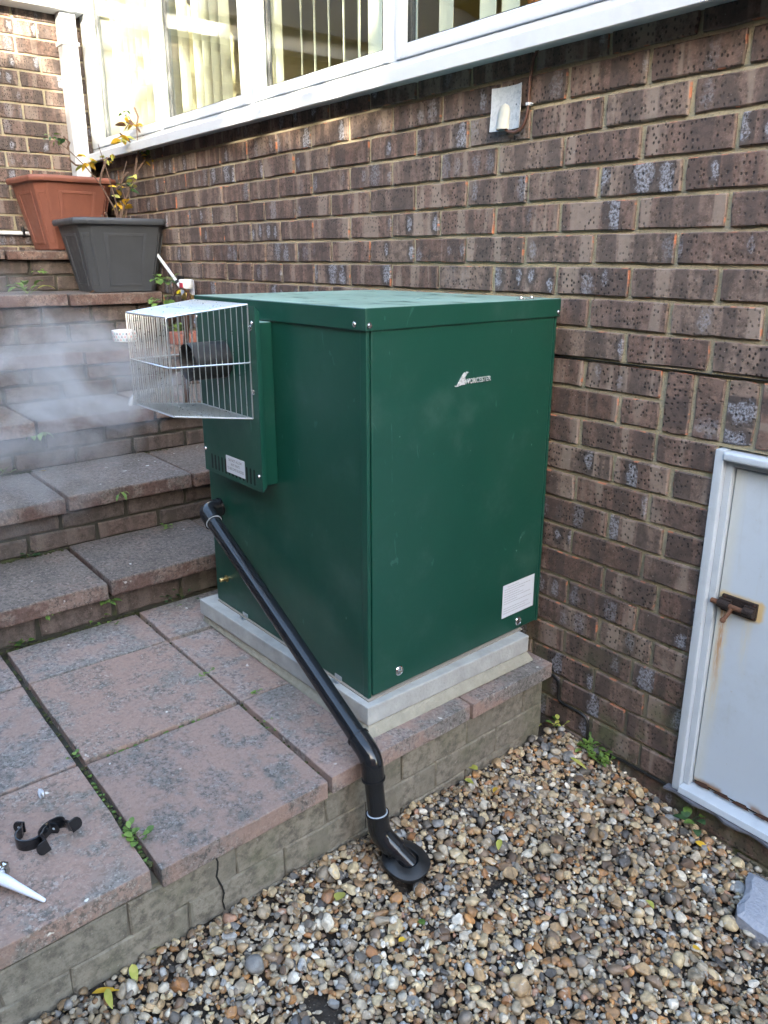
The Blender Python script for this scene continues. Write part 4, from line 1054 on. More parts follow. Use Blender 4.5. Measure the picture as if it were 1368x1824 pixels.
b_ = Vector((-2.74, -.16, .37))
stems = [
    [(0, 0, 0), (.02, .03, .12), (.03, .08, .22), (.02, .12, .34), (.0, .13, .45), (-.02, .10, .50)],
    [(0, .01, 0), (.01, -.02, .10), (0, -.07, .20), (0, -.13, .27), (0, -.20, .335), (0, -.26, .375)],
    [(.01, 0, 0), (.02, -.01, .12), (.02, -.04, .26), (.03, -.07, .36)],
    [(0, .02, 0), (.0, .05, .10), (.02, .02, .20), (.02, .06, .30)],
    [(0, -.02, 0), (0, -.045, .03), (.01, -.06, .075)], [(.02, -.03, 0), (.02, -.055, .03), (.02, -.085, .06)],
    [(0, .13, .45), (.02, .15, .42), (.03, .17, .38)], [(.01, -.01, 0), (.0, .02, .09), (-.02, .07, .16), (0, .10, .25), (.02, .11, .33)], [(.02, .08, .22), (.03, .11, .27), (.04, .16, .33)],
    [(0, -.07, .20), (.02, -.06, .25), (.02, -.03, .31)], [(0, -.13, .27), (.0, -.17, .27), (.01, -.20, .29)], [(0, -.20, .335), (.01, -.19, .36), (0, -.21, .385)], [(.02, .12, .34), (.0, .08, .40), (-.01, .05, .42)],
    [(0, .13, .45), (-.02, .15, .50), (-.03, .14, .54)], [(.02, .02, .20), (.04, .03, .23), (.05, .05, .25)],
]
for s_ in stems:
    P = [tuple(b_ + Vector(q)) for q in s_]; stem(P, .0042 if len(s_) > 3 else .005, .0016 if len(s_) > 3 else .0045)
obj('stems', stm, 'stem', rose, 0, True)
ls = random.Random(5)
def sprig(p, n, mats, spread, sz):
    for i in range(n):
        mt = ls.choice(mats); me = leaf_mesh(('r', mt, i % 2), .046, .026, mt, .3 if i % 2 else .1)
        q = Vector(p) + Vector((ls.uniform(-1, 1), ls.uniform(-1, 1), ls.uniform(-.6, .6))) * spread
        o = place('leaf', me, rose, q, Euler((ls.uniform(-.8, .8), ls.uniform(-.5, .9), ls.uniform(-PI, PI))))
        k = sz * ls.uniform(.7, 1.25); o.scale = (k, k, k)
sprig(b_ + Vector((0, .10, .47)), 14, ['yellow_leaf', 'yellow_leaf', 'brown_leaf'], .030, .9)
sprig(b_ + Vector((.0, .05, .40)), 9, ['yellow_leaf', 'lime_leaf'], .03, .9)
sprig(b_ + Vector((.02, .15, .36)), 12, ['yellow_leaf', 'dark_leaf', 'green_leaf'], .035, .8)
sprig(b_ + Vector((.0, -.12, .29)), 10, ['yellow_leaf', 'yellow_leaf', 'lime_leaf'], .035, .95)
sprig(b_ + Vector((.0, -.25, .375)), 12, ['dark_leaf', 'green_leaf'], .04, .6)
sprig(b_ + Vector((.03, .03, .20)), 13, ['dark_leaf', 'green_leaf', 'lime_leaf', 'yellow_leaf'], .045, .85)
sprig(b_ + Vector((.03, .04, .12)), 11, ['yellow_leaf', 'yellow_leaf', 'lime_leaf'], .04, .85)
sprig(b_ + Vector((.0, .11, .22)), 5, ['lime_leaf', 'dark_leaf'], .05, .7)
sprig(b_ + Vector((.03, .16, .31)), 9, ['lime_leaf', 'dark_leaf', 'yellow_leaf'], .04, .6)
sprig(b_ + Vector((.01, -.03, .31)), 7, ['yellow_leaf', 'lime_leaf'], .035, .6)
sprig(b_ + Vector((-.02, .08, .51)), 7, ['dark_leaf'], .02, .5)

# ------------------------------------------------------------------ small things on the steps
bw = thing('pet_bowl', 'small white pet bowl patterned with coloured triangles on the fourth step', 'bowl', (-2.50, -.272, -.126))
m_ = MB(); m_.lathe([(0, .002), (.050, .002), (.053, .006), (.058, .050), (.0565, .053), (.054, .050), (.049, .012), (0, .010)], (-2.50, -.272, -.126), (0, 0, 1), 32); obj('dish', m_, 'white_plastic', bw, 0, True)
for mt, off in (('aqua_print', 0), ('coral_print', 1), ('navy_print', 2)):
    m_ = MB()
    for r in range(3):
        for k in range(26):
            if (k * 2 + r) % 3 != off: continue
            a0 = 2 * PI * (k + .5 * r) / 26; z0 = -.126 + .010 + r * .0135; rr = .0542 + .0048 * ((z0 + .126) / .05)
            da = .075; vs = []
            for aa, zz_, re in ((a0 - da, z0, rr), (a0 + da, z0, rr), (a0, z0 + .0105, rr + .0011)): vs.append((-2.50 + (re + .0006) * math.cos(aa), -.272 + (re + .0006) * math.sin(aa), zz_))
            m_.add(vs, [(0, 1, 2)])
    obj('triangle_print', m_, mt, bw)
lg = MB(); lg.tube([(-2.46, -.225, -.100), (-2.45, -.17, -.075), (-2.44, -.11, -.040), (-2.44, -.055, -.008)], [.040, .043, .040, .033], 14)
tag(obj('timber_offcut', lg, 'dark_wood', None, .002), 'dark brown log propped on the fourth step behind the guard', 'log')
sbk = MB(); sbk.box(-2.33, -2.21, -.145, -.010, -.127, -.075); tag(obj('loose_brick', sbk, 'red_brick_far', None, .006), 'loose reddish brick lying on the fourth step against the wall', 'brick')

# pipe clips
def pipe_clip(loc, rot, label):
    t = thing('pipe_clip', label, 'pipe clip', loc, 'black pipe clips on the patio')
    M = Matrix.Translation(loc) @ rot.to_matrix().to_4x4()
    r, wd, th = .0225, .025, .0036; m = MB(); arc = []
    for a in np.linspace(math.radians(-25), math.radians(205), 26): arc.append((r * math.cos(a), r * math.sin(a)))
    e0, e1 = arc[0], arc[-1]
    path = [(e0[0] + .004, e0[1] - .016)] + arc + [(e1[0] - .004, e1[1] - .016)]
    n = len(path); vs = []
    for i, (x, z) in enumerate(path):
        a = path[max(0, i - 1)]; b = path[min(n - 1, i + 1)]; tx, tz = b[0] - a[0], b[1] - a[1]; l = math.hypot(tx, tz); nx, nz = tz / l, -tx / l
        for (dx, y) in ((0, -wd / 2), (th, -wd / 2), (th, wd / 2), (0, wd / 2)): vs.append(tuple(M @ Vector((x + nx * dx, y, z + nz * dx))))
    fs = [(i * 4 + k, i * 4 + (k + 1) % 4, (i + 1) * 4 + (k + 1) % 4, (i + 1) * 4 + k) for i in range(n - 1) for k in range(4)] + [(0, 1, 2, 3), ((n - 1) * 4 + 3, (n - 1) * 4 + 2, (n - 1) * 4 + 1, (n - 1) * 4)]
    m.add(vs, fs); obj('ring', m, 'black_plastic', t, .0006, True)
    for sgn, e in ((1, path[0]), (-1, path[-1])):
        f = MB(); x0 = e[0] - .002 * sgn; q = []
        for (x, y) in [(x0, -wd / 2), (x0 + sgn * .014, -wd / 2)] + [(x0 + sgn * (.014 + .009 * math.sin(u_)), -wd / 2 * math.cos(u_)) for u_ in np.linspace(.2, PI - .2, 7)] + [(x0 + sgn * .014, wd / 2), (x0, wd / 2)]: q.append((x, y))
        if sgn < 0: q = q[::-1]
        k = len(q); f.add([tuple(M @ Vector((x, y, e[1] - .0014))) for x, y in q] + [tuple(M @ Vector((x, y, e[1] + .0014))) for x, y in q], [tuple(range(k - 1, -1, -1)), tuple(range(k, 2 * k))] + [(i, (i + 1) % k, k + (i + 1) % k, k + i) for i in range(k)])
        tab = obj('tab', f, 'black_plastic', t, .0004)
        h = MB(); cpt = M @ Vector((x0 + sgn * .012, 0, e[1] + .0015)); h.lathe([(.0028, 0), (0, .0003)], cpt, M.to_3x3() @ Vector((0, 0, 1)), 8); obj('screw_hole', h, 'plate_plastic', tab)
pipe_clip((-.238, -1.400, PZ + .0130), Euler((PI / 2, 0, .85)), 'black pipe clip lying under the other one on the patio slab')
pipe_clip((-.214, -1.362, PZ + .0215), Euler((PI / 2 + .20, .22, -1.40)), 'black pipe clip resting across the other one on the patio slab')

# sealant cartridge, mostly past the left edge
sc_ = thing('sealant_tube', 'sealant cartridge with torn foil and a milky nozzle on the patio', 'sealant tube', (-.19, -1.50, PZ))
ax = (Vector((-.066, -1.4235, 0)) - Vector((-.150, -1.478, 0))).normalized(); nb_ = Vector((-.150, -1.476, PZ + .026))
tip = Vector((-.066, -1.4235, PZ + .006)); axn = (tip - nb_).normalized()
m_ = MB(); L_ = (tip - nb_).length; m_.lathe([(.0, -.004), (.0135, -.004), (.0135, .002), (.0105, .004), (.0098, .018), (.0078, .040), (.0036, L_ - .002), (.0024, L_), (0, L_)], nb_, axn, 20); obj('nozzle', m_, 'milky_plastic', sc_, 0, True)
m_ = MB(); m_.lathe([(.006, -.010), (.020, -.012), (.0245, -.006), (.0250, .0), (.0235, .004), (.017, .001), (.0145, -.003)], nb_, axn, 28)
m_.v = [tuple(Vector(v) + Vector((random.uniform(-1, 1), random.uniform(-1, 1), random.uniform(-1, 1))) * .0018) for v in m_.v]; obj('foil_collar', m_, 'foil', sc_)
m_ = MB(); m_.lathe([(0, -.22), (.0238, -.22), (.0242, -.012), (.0, -.010)], nb_ + Vector((0, 0, 0)), Vector((axn.x, axn.y, 0)), 28); obj('cartridge', m_, 'white_plastic', sc_, 0, True)
pb = lump('pebble', (-.363, -1.345, PZ + .005), (.0075, .0055, .005), 'label_white', 'single white stone chip lying alone on the patio slab', 'stone')

# blue-grey stone at the right edge of the gravel
m_ = MB(); pz_ = lambda x, y: gz(x, y) + .010
poly = [(.512, -.062), (.535, -.052), (.585, -.040), (.66, -.05), (.70, -.12), (.66, -.19), (.60, -.205), (.560, -.205), (.545, -.178), (.543, -.150), (.532, -.115), (.520, -.095)]
k = len(poly); cx_, cy_ = .60, -.125
vs = [(x, y, pz_(x, y) - .012) for x, y in poly] + [(x, y, pz_(x, y) + .014 + random.uniform(-.002, .002)) for x, y in poly] + [(cx_ + (x - cx_) * .8, cy_ + (y - cy_) * .8, pz_(x, y) + .021 + random.uniform(-.003, .003)) for x, y in poly] + [(cx_, cy_, pz_(cx_, cy_) + .025)]
fs = [(i, (i + 1) % k, k + (i + 1) % k, k + i) for i in range(k)] + [(k + i, k + (i + 1) % k, 2 * k + (i + 1) % k, 2 * k + i) for i in range(k)] + [(2 * k + i, 2 * k + (i + 1) % k, 3 * k) for i in range(k)]
m_.add(vs, fs); tag(obj('stone_fragment', m_, 'blue_stone'), 'angular blue-grey stone fragment at the right edge of the gravel', 'stone')

# ------------------------------------------------------------------ gravel
def icos(sub):
    bm = bmesh.new(); bmesh.ops.create_icosphere(bm, subdivisions=sub, radius=1)
    v = np.array([q.co[:] for q in bm.verts]); f = np.array([[q.index for q in t.verts] for t in bm.faces]); bm.free(); return v, f
def pebble_shapes(sub, n):
    v0, f = icos(sub); out = []
    for i in range(n):
        v = v0.copy(); ph = RNG.uniform(0, 6, (4, 3)); fr_ = RNG.normal(0, 1.3, (4, 3))
        d = sum(.09 * np.sin(v @ fr_[k] * 1.6 + ph[k, 0]) for k in range(4)); v *= (1 + d)[:, None]
        for k in range(RNG.integers(4, 10)):
            nrm = RNG.normal(size=3); nrm /= np.linalg.norm(nrm); h = RNG.uniform(.48, .82); e = v @ nrm - h
            v -= np.clip(e, 0, None)[:, None] * nrm * RNG.uniform(.75, 1.0)
        out.append(v)
    return out, f
S2, F2 = pebble_shapes(3, 26); S1, F1 = pebble_shapes(2, 26)
S0, F0 = pebble_shapes(1 + 1, 10)
PAL = np.array([(.40, .28, .16), (.48, .35, .21), (.33, .20, .105), (.40, .21, .085), (.31, .155, .07), (.47, .42, .34), (.60, .57, .50), (.72, .70, .65), (.26, .23, .20), (.15, .14, .13),
                (.085, .085, .09), (.25, .26, .275), (.37, .385, .41), (.52, .43, .29), (.22, .16, .115), (.56, .47, .31), (.16, .11, .08), (.34, .30, .245), (.42, .25, .18), (.31, .265, .20)])
PW = np.array([9, 10, 8, 5, 3.5, 9, 9, 6, 7, 6, 5, 4, 3.5, 9, 8, 8, 6, 9, 2, 8], float); PW /= PW.sum()
X0, X1, Y0, Y1 = -.16, 1.15, -1.95, .0
RS = .0025; NXg, NYg = int((X1 - X0) / RS), int((Y1 - Y0) / RS)
gx_, gy_ = X0 + (np.arange(NXg) + .5) * RS, Y0 + (np.arange(NYg) + .5) * RS
H = np.array(gz(gx_[None, :], gy_[:, None])) - .016 + np.zeros((NYg, NXg))
Hb = H.copy()
BARE = [(.201, -.583, .013, .036), (.23, -1.055, .040, .026), (.435, -.324, .018, .014)]
PV, PF, PC, PS, PSm = [], [], [], [], []; voff = 0
def in_view(x, y, z):
    px, py, dz = proj((x, y, z)); return dz > .1 and -50 < px < 1420 and -20 < py < 1880
TARGET = 23000; made = 0; tries = 0
while made < TARGET and tries < TARGET * 3:
    tries += 1
    # long axis (half), lognormal
    a = float(np.clip(RNG.lognormal(math.log(.0061), .44), .0030, .018)); b = a * RNG.uniform(.58, .95); c = b * RNG.uniform(.50, .9)
    best = None
    for q in range(4):
        x, y = RNG.uniform(X0, X1), RNG.uniform(Y0, Y1)
        if x < xr_(y) + a * .75 or y > -a * .6 or y < Y0 + a: continue
        if (x - .074) ** 2 + (y + .730) ** 2 < (.049 + .15 * a) ** 2: continue
        if any(((x - u_) / ru) ** 2 + ((y - v_) / rv) ** 2 < 1 for u_, v_, ru, rv in BARE) and RNG.random() < .9: continue
        if .53 < x < .66 and -.19 < y < -.06: continue
        vis = in_view(x, y, -1.04)
        if not vis and RNG.random() < .45: continue
        i, j = int((x - X0) / RS), int((y - Y0) / RS)
        if not (0 <= i < NXg and 0 <= j < NYg): continue
        lift = H[j, i] - Hb[j, i]
        if best is None or lift < best[0]: best = (lift, x, y, vis)
    if best is None: continue
    _, x, y, vis = best
    if best[0] > .024: continue
    yaw = RNG.uniform(0, PI); ca, sa = math.cos(yaw), math.sin(yaw)
    k = int(a / RS) + 1; i, j = int((x - X0) / RS), int((y - Y0) / RS)
    i0, i1, j0, j1 = max(0, i - k), min(NXg, i + k + 1), max(0, j - k), min(NYg, j + k + 1)
    dx = gx_[i0:i1][None, :] - x; dy = gy_[j0:j1][:, None] - y
    uu, ww = (dx * ca + dy * sa) / a, (-dx * sa + dy * ca) / b; rr = uu * uu + ww * ww; ins = rr < 1
    if not ins.any(): continue
    Hs = H[j0:j1, i0:i1]; core_ = rr < .45
    base = np.percentile(Hs[core_] if core_.any() else Hs[ins], 70)
    zc = base + c * .72
    # tilt to follow the local slope of what it lands on
    if ins.sum() > 8:
        Am = np.stack([np.broadcast_to(dx, rr.shape)[ins], np.broadcast_to(dy, rr.shape)[ins], np.ones(ins.sum())], 1); co = np.linalg.lstsq(Am, Hs[ins], rcond=None)[0]; tx_, ty_ = np.clip(co[:2], -.8, .8)
    else: tx_ = ty_ = 0
    top = zc + c * np.sqrt(np.clip(1 - rr, 0, 1)) * .85 + .6 * (tx_ * dx + ty_ * dy)
    H[j0:j1, i0:i1] = np.where(ins, np.maximum(Hs, top), Hs)
    if vis: sh, ff = (S2[RNG.integers(26)], F2) if (a > .017) else (S1[RNG.integers(26)], F1)
    else: sh, ff = S0[RNG.integers(10)], F0
    L = sh * np.array([a, b, c]) * 1.08
    Rz = np.array([[ca, -sa, 0], [sa, ca, 0], [0, 0, 1]])
    nrm = np.array([-tx_ * .7 + RNG.normal(0, .18), -ty_ * .7 + RNG.normal(0, .18), 1]); nrm /= np.linalg.norm(nrm)
    vx = np.cross([0, 1, 0], nrm); vx /= np.linalg.norm(vx); vy = np.cross(nrm, vx); T = np.stack([vx, vy, nrm], 1)
    W_ = L @ Rz.T @ T.T + np.array([x, y, zc])
    PV.append(W_); PF.append(ff + voff); voff += len(W_); PSm.append(np.full(len(ff), RNG.random() < .55))
    colr = PAL[RNG.choice(len(PAL), p=PW)] * np.array([1.06, 1.0, .90]) * RNG.uniform(.78, 1.2); PC.append(np.tile(np.append(colr, 1.0), (len(W_), 1))); PS.append(np.full(len(W_), RNG.random()))
    made += 1
PV = np.concatenate(PV); PF = np.concatenate(PF); PC = np.concatenate(PC); PS = np.concatenate(PS)
me = bpy.data.meshes.new('gravel'); me.vertices.add(len(PV)); me.vertices.foreach_set('co', PV.astype(np.float32).ravel())
me.loops.add(PF.size); me.loops.foreach_set('vertex_index', PF.astype(np.int32).ravel())
me.polygons.add(len(PF)); me.polygons.foreach_set('loop_start', np.arange(0, PF.size, 3, dtype=np.int32))
me.polygons.foreach_set('use_smooth', np.concatenate(PSm))
at = me.attributes.new('pebble', 'FLOAT_COLOR', 'POINT'); at.data.foreach_set('color', PC.astype(np.float32).ravel())
at = me.attributes.new('seed', 'FLOAT', 'POINT'); at.data.foreach_set('value', PS.astype(np.float32))
me.update(calc_edges=True); me.validate(); setmat(me, 'pebbles')
go_ = place('gravel', me); tag(go_, 'mixed brown, grey and white flint gravel below the patio', 'gravel', kind='stuff')
print('pebbles', made, 'tris', len(PF))
def top_at(x, y):
    i, j = int((x - X0) / RS), int((y - Y0) / RS)
    i, j = min(max(i, 2), NXg - 3), min(max(j, 2), NYg - 3)
    return float(H[j - 2:j + 3, i - 2:i + 3].max())

# ------------------------------------------------------------------ fallen leaves and weeds
def fallen(x, y, L, W, mat, label, z=None, seed=0):
    r = random.Random(seed + int(x * 1e4)); z = (top_at(x, y) + .007) if z is None else z
    key = ('f', mat, round(L, 3), round(W, 3)); me = leaf_mesh(key, L * 1.15, W * 1.15, mat, .18, 6, .30)
    o = place('fallen_leaf', me, None, (x, y, z), Euler((r.uniform(-.35, .35), r.uniform(-.2, .3), r.uniform(0, 2 * PI)))); tag(o, label, 'leaf', 'fallen leaves'); return o
FL = [(-.042, -1.275, .036, .026, 'lime_leaf', 'pale lime leaf lying near the lower end of the retaining wall'),
      (-.004, -1.385, .040, .013, 'yellow_leaf', 'narrow yellow leaf on the gravel at the bottom left'),
      (.006, -1.362, .038, .012, 'lime_leaf', 'narrow lime leaf beside the yellow one at the bottom left'),
      (-.024, -1.305, .030, .014, 'lime_leaf', 'curled olive leaf against the foot of the retaining wall'),
      (.074, -.914, .030, .021, 'lime_leaf', 'lime leaf on the gravel left of the rubber collar'),
      (.202, -.788, .022, .014, 'green_leaf', 'small green leaf on the gravel in front of the rubber collar'),
      (.208, -.860, .022, .010, 'yellow_leaf', 'small mustard leaf at the lower middle of the gravel'),
      (-.065, -.372, .030, .018, 'lime_leaf', 'yellow-green leaf on the gravel midway along the retaining wall'),
      (-.054, -.430, .024, .018, 'lime_leaf', 'crumpled lime leaf close to the drain pipe side of the wall'),
      (.011, -.377, .018, .012, 'yellow_leaf', 'tiny yellow leaf midway between wall and collar'),
      (.029, -.114, .048, .010, 'lime_leaf', 'long pale leaf on the gravel near the corner weeds'),
      (.381, -.073, .032, .015, 'yellow_leaf', 'bright yellow leaf on the gravel below the cellar door'),
      (.135, -.496, .024, .013, 'lime_leaf', 'olive leaf in the middle of the gravel'),
      (.425, -.341, .022, .014, 'lime_leaf', 'pale leaf beside the dark bare patch on the right'),
      (.543, -.350, .016, .010, 'yellow_leaf', 'scrap of yellow leaf at the lower right of the gravel'),
      (-.123, -.066, .034, .020, 'lime_leaf', 'yellow-green leaf in the corner where patio meets house wall'),
      (-.100, -.045, .030, .020, 'brown_leaf', 'brown curled leaf in the corner where patio meets house wall')]
for i, q in enumerate(FL): fallen(*q, seed=i)
fallen(-1.86 + .06, -.900, .030, .010, 'yellow_leaf', 'yellow leaf on the left end of the second step', z=-.494, seed=40)
fallen(-2.665, -.33, .028, .022, 'brown_leaf', 'orange-brown leaf at the foot of the grey planter', z=.096, seed=41)
def weed(name, label, c, n, L, W, mats, up=.5, spread=.01, seed=1, droop=.35, normal=None, lobed=False):
    r = random.Random(seed); bm_ = MB(); mm = []
    for i in range(n):
        az = 2 * PI * i / n + r.uniform(-.4, .4); el = up * r.uniform(.4, 1.3); l = L * r.uniform(.65, 1.1); w_ = W * r.uniform(.8, 1.15)
        base = Vector(c) + Vector((r.uniform(-1, 1), r.uniform(-1, 1), r.uniform(0, .6))) * spread
        d = Vector((math.cos(az) * math.cos(el), math.sin(az) * math.cos(el), math.sin(el)))
        if normal is not None:
            nv = Vector(normal); d = (d + nv * .8).normalized()
        side = d.cross(Z).normalized(); upn = side.cross(d)
        pl_ = l * r.uniform(.35, .6); tip_ = base + d * pl_
        bm_.tube([tuple(base), tuple(base + d * pl_ * .5 + Z * .001), tuple(tip_)], .0008, 4, False); mm += [0] * 8
        k = 5; vs = []
        for j in range(k + 1):
            t = j / k; ww = w_ * max(.06, math.sin(PI * min(.98, t * .9 + .08)) ** .7)
            if lobed and j % 2: ww *= .62
            q = tip_ + d * (l * t * .8) - Z * (droop * l * t * t * .6); vs += [tuple(q - side * ww / 2 + upn * ww * .12), tuple(q), tuple(q + side * ww / 2 + upn * ww * .12)]
        fs = [(j * 3 + s_, j * 3 + s_ + 1, (j + 1) * 3 + s_ + 1, (j + 1) * 3 + s_) for j in range(k) for s_ in range(2)]
        bm_.add(vs, fs); mm += [r.randrange(len(mats))] * len(fs)
    me_ = bm_.mesh(name); me_.materials.clear()
    for m2 in mats: me_.materials.append(MATS[m2])
    me_.polygons.foreach_set('material_index', mm[:len(me_.polygons)])
    for p_ in me_.polygons: p_.use_smooth = True
    o = place(name, me_); tag(o, label, 'weed', 'weeds in the cracks'); return o
G_, FG, DK, LM = 'green_leaf', 'fresh_leaf', 'dark_leaf', 'lime_leaf'
weed('weed', 'leafy weed in the paving joint, the upper of the pair by the patio edge', (-.150, -1.245, PZ - .005), 8, .020, .012, [G_, FG], .7, .010, 1)
weed('weed', 'rounder leafy weed nearest the patio edge in the paving joint', (-.122, -1.238, PZ - .004), 7, .024, .017, [G_, FG], .6, .010, 2)
weed('weed', 'small weed at the crossing of the paving joints left of centre', (-.462, -1.246, PZ - .006), 6, .014, .009, [G_, FG], .7, .010, 3)
weed('weed', 'round-leaved weed at the foot of the lowest step on the left', (-1.095, -1.19, PZ), 9, .026, .022, [DK, G_], .55, .018, 4)
weed('weed', 'tiny weeds along the foot of the lowest step near the middle', (-1.085, -.96, PZ), 9, .016, .009, [G_, FG], .4, .035, 5)
weed('weed', 'low weed patch between the lowest step and the boiler base', (-1.10, -.72, PZ), 14, .018, .010, [G_, DK], .4, .06, 6)
weed('weed', 'bright fern-like weed growing from the lowest riser on the left', (-1.095, -1.111, -.742), 7, .034, .010, [FG, G_], .6, .006, 7, .5, (1, 0, 0))
weed('weed', 'bright rosette growing from the lowest riser under the slab joint', (-1.095, -.930, -.752), 8, .036, .014, [FG, G_], .5, .008, 8, .5, (1, 0, 0))
weed('weed', 'clover-like weed on the first tread by the second riser', (-1.44, -1.045, -.680), 8, .024, .018, [DK, G_], .6, .020, 9)
weed('weed', 'small weed at the back of the first tread near the pipe elbow', (-1.425, -.60, -.680), 8, .020, .013, [G_, FG], .5, .02, 10)
weed('weed', 'hanging sprig on the second riser right of the tread joint', (-1.44, -.735, -.522), 6, .026, .011, [FG, G_], .2, .010, 11, 1.0, (1, 0, -.4))
weed('weed', 'leafy clump at the left edge under the third riser', (-1.835, -1.005, -.497), 9, .034, .018, [FG, G_], .6, .02, 12)
weed('weed', 'green sprig in the joint of the third riser in the steam', (-1.82, -.885, -.365), 9, .030, .018, [FG, G_], .3, .025, 13, .9, (1, 0, -.5))
dock = weed('weed', 'tall dandelion-like weed on the fifth tread left of the planter', (-2.70, -.615, .088), 9, .105, .032, [FG, G_, LM], .75, .012, 14, .7)
weed('weed', 'small green tuft on the riser left of the grey planter', (-2.97, -.475, .175), 6, .035, .018, [G_, FG], .2, .012, 15, .6, (1, 0, 0))
weed('ivy', 'ivy trailing down the wall corner beside the grey planter', (-2.40, -.11, .125), 16, .055, .040, [G_, DK, FG], .4, .045, 16, .6, (1, -.3, 0), True)
weed('ivy', 'ivy sprig hanging over the fifth tread edge', (-2.36, -.14, .045), 10, .050, .038, [G_, FG], .2, .03, 17, .8, (1, -.3, 0), True)
weed('weed', 'leafy clump on the fourth step behind the wire guard', (-2.33, -.07, -.10), 18, .06, .028, [G_, DK, FG], .9, .03, 18, .5)
weed('weed', 'feathery green weed at the house wall on the gravel', (.020, -.024, top_at(.02, -.03) - .002), 22, .034, .014, [G_, FG], .8, .016, 19, .5, None, True)
weed('weed', 'lower feathery weed at the house wall right of its twin', (.070, -.026, top_at(.07, -.03) - .004), 26, .032, .014, [G_, FG], .7, .024, 20, .5, None, True)
weed('weed', 'broad-leaved green weed under the cellar door frame', (.352, -.035, top_at(.352, -.03) - .002), 7, .040, .022, [DK, G_], .6, .014, 21, .5)
weed('weed', 'yellowing sprig in the corner of patio and house wall', (-.085, -.028, top_at(-.085, -.03)), 8, .030, .012, [LM, G_], .7, .014, 22)
weed('weed', 'tiny weed in the long paving joint left of the boiler base', (-.62, -.846, PZ - .004), 8, .012, .007, [FG, G_], .5, .02, 23)
weed('weed', 'tiny weed in the cross joint beside the slanting pipe', (-.455, -.79, PZ - .004), 6, .012, .007, [FG, G_], .5, .012, 24)
weed('weed', 'thin moss tuft in the joint right of the large middle slab', (-.30, -.846, PZ - .006), 6, .011, .006, [FG, G_], .4, .02, 25)
def moss(label, segs, z, wd, n, seed):
    r = random.Random(seed); mb = MB()
    for _ in range(n):
        a, b = r.choice(segs); t = r.random(); x = a[0] + (b[0] - a[0]) * t + r.uniform(-wd, wd); y = a[1] + (b[1] - a[1]) * t + r.uniform(-wd, wd); s_ = r.uniform(.0022, .006)
        v0_, f0_ = ICO1; mb.add([(x + q[0] * s_ * r.uniform(.7, 1.2), y + q[1] * s_, z + q[2] * s_ * .6) for q in v0_], [tuple(f) for f in f0_])
    o = obj('moss', mb, 'green_leaf' if seed % 2 else 'moss_dark', None, 0, True); tag(o, label, 'moss', kind='stuff')
ICO1 = icos(1)
moss('dark moss and dirt filling the joints between the patio slabs', [((xl(1, y0), y0), (xl(1, y1), y1)) for y0, y1 in ((-.72, -.846), (-.846, -1.243), (-1.243, -1.65))] + [((xl(2, y0), y0), (xl(2, y1), y1)) for y0, y1 in ((-.75, -.846), (-.846, -1.243))] + [((-.05, -1.243), (-1.08, -1.243)), ((-.46, -1.243), (-.05, -1.243)), ((-.06, -.846), (-1.07, -.846)), ((-1.10, -.70), (-1.10, -1.5))], PZ - .012, .0035, 420, 2)
moss('green moss cushions dotted along the patio joints', [((xl(1, -.9), -.9), (xl(1, -1.2), -1.2)), ((-.42, -1.243), (-.06, -1.243)), ((-1.095, -.72), (-1.095, -1.3)), ((xl(2, -.86), -.86), (xl(2, -1.22), -1.22))], PZ - .008, .005, 110, 3)

moss('dark dirt and moss gathered at the back of the step treads', [((ST[i + 1][0] + .008 - SK * (y0 + .9), y0), (ST[i + 1][0] + .008 - SK * (y1 + .9), y1)) for i in range(0, 1) for y0, y1 in ((-.5, -1.5),)], -.680, .007, 160, 4)
moss('dirt and moss at the back of the second tread', [((ST[2][0] + .008 - SK * (-.3 + .9), -.3), (ST[2][0] + .008 - SK * (-1.2 + .9), -1.2))], -.500, .008, 150, 6)
moss('dark dirt gathered where the patio meets the lowest riser', [((ST[0][0] + .012 - SK * (-.5 + .9), -.5), (ST[0][0] + .012 - SK * (-1.5 + .9), -1.5))], PZ - .002, .010, 260, 8)
# ------------------------------------------------------------------ steam
stm_o = Vector(BS(.508, .17, .0)); stm_e = Vector((-1.55, -1.25, -.24)); axs = (stm_e - stm_o); LEN = axs.length; axs.normalize()
m = bpy.data.materials.new('steam'); m.use_nodes = True; nt = m.node_tree; nt.nodes.clear()
tc = nd(nt, 'ShaderNodeTexCoord').outputs['Object']; sp_ = nd(nt, 'ShaderNodeSeparateXYZ', {0: tc})
rad = math_(nt, 'SQRT', math_(nt, 'ADD', math_(nt, 'POWER', sp_.outputs[1], 2.0), math_(nt, 'POWER', sp_.outputs[2], 2.0)))
rmax = math_(nt, 'MULTIPLY_ADD', sp_.outputs[0], .50, .075)
warp = nd(nt, 'ShaderNodeVectorMath', {0: tc, 1: (3.4, 5.2, 5.2)}, operation='MULTIPLY').outputs[0]
n1 = noise(nt, warp, 1.0, 6, .6, 1.8)
fall = math_(nt, 'SUBTRACT', 1.0, math_(nt, 'DIVIDE', rad, rmax), clamp=True)
fallx = math_(nt, 'MULTIPLY', step(nt, sp_.outputs[0], LEN, LEN * .55), step(nt, sp_.outputs[0], .0, .06))
thin = math_(nt, 'DIVIDE', 1.0, math_(nt, 'MULTIPLY_ADD', sp_.outputs[0], 2.2, .6))
dens = math_(nt, 'MULTIPLY', math_(nt, 'MULTIPLY', math_(nt, 'POWER', fall, .7), fallx), math_(nt, 'MULTIPLY', step(nt, n1, .44, .70), thin))
dens = math_(nt, 'MULTIPLY', dens, 9.0)
pv = nd(nt, 'ShaderNodeVolumePrincipled', {'Color': (.93, .95, .97, 1), 'Density': dens, 'Anisotropy': .2}).outputs[0]
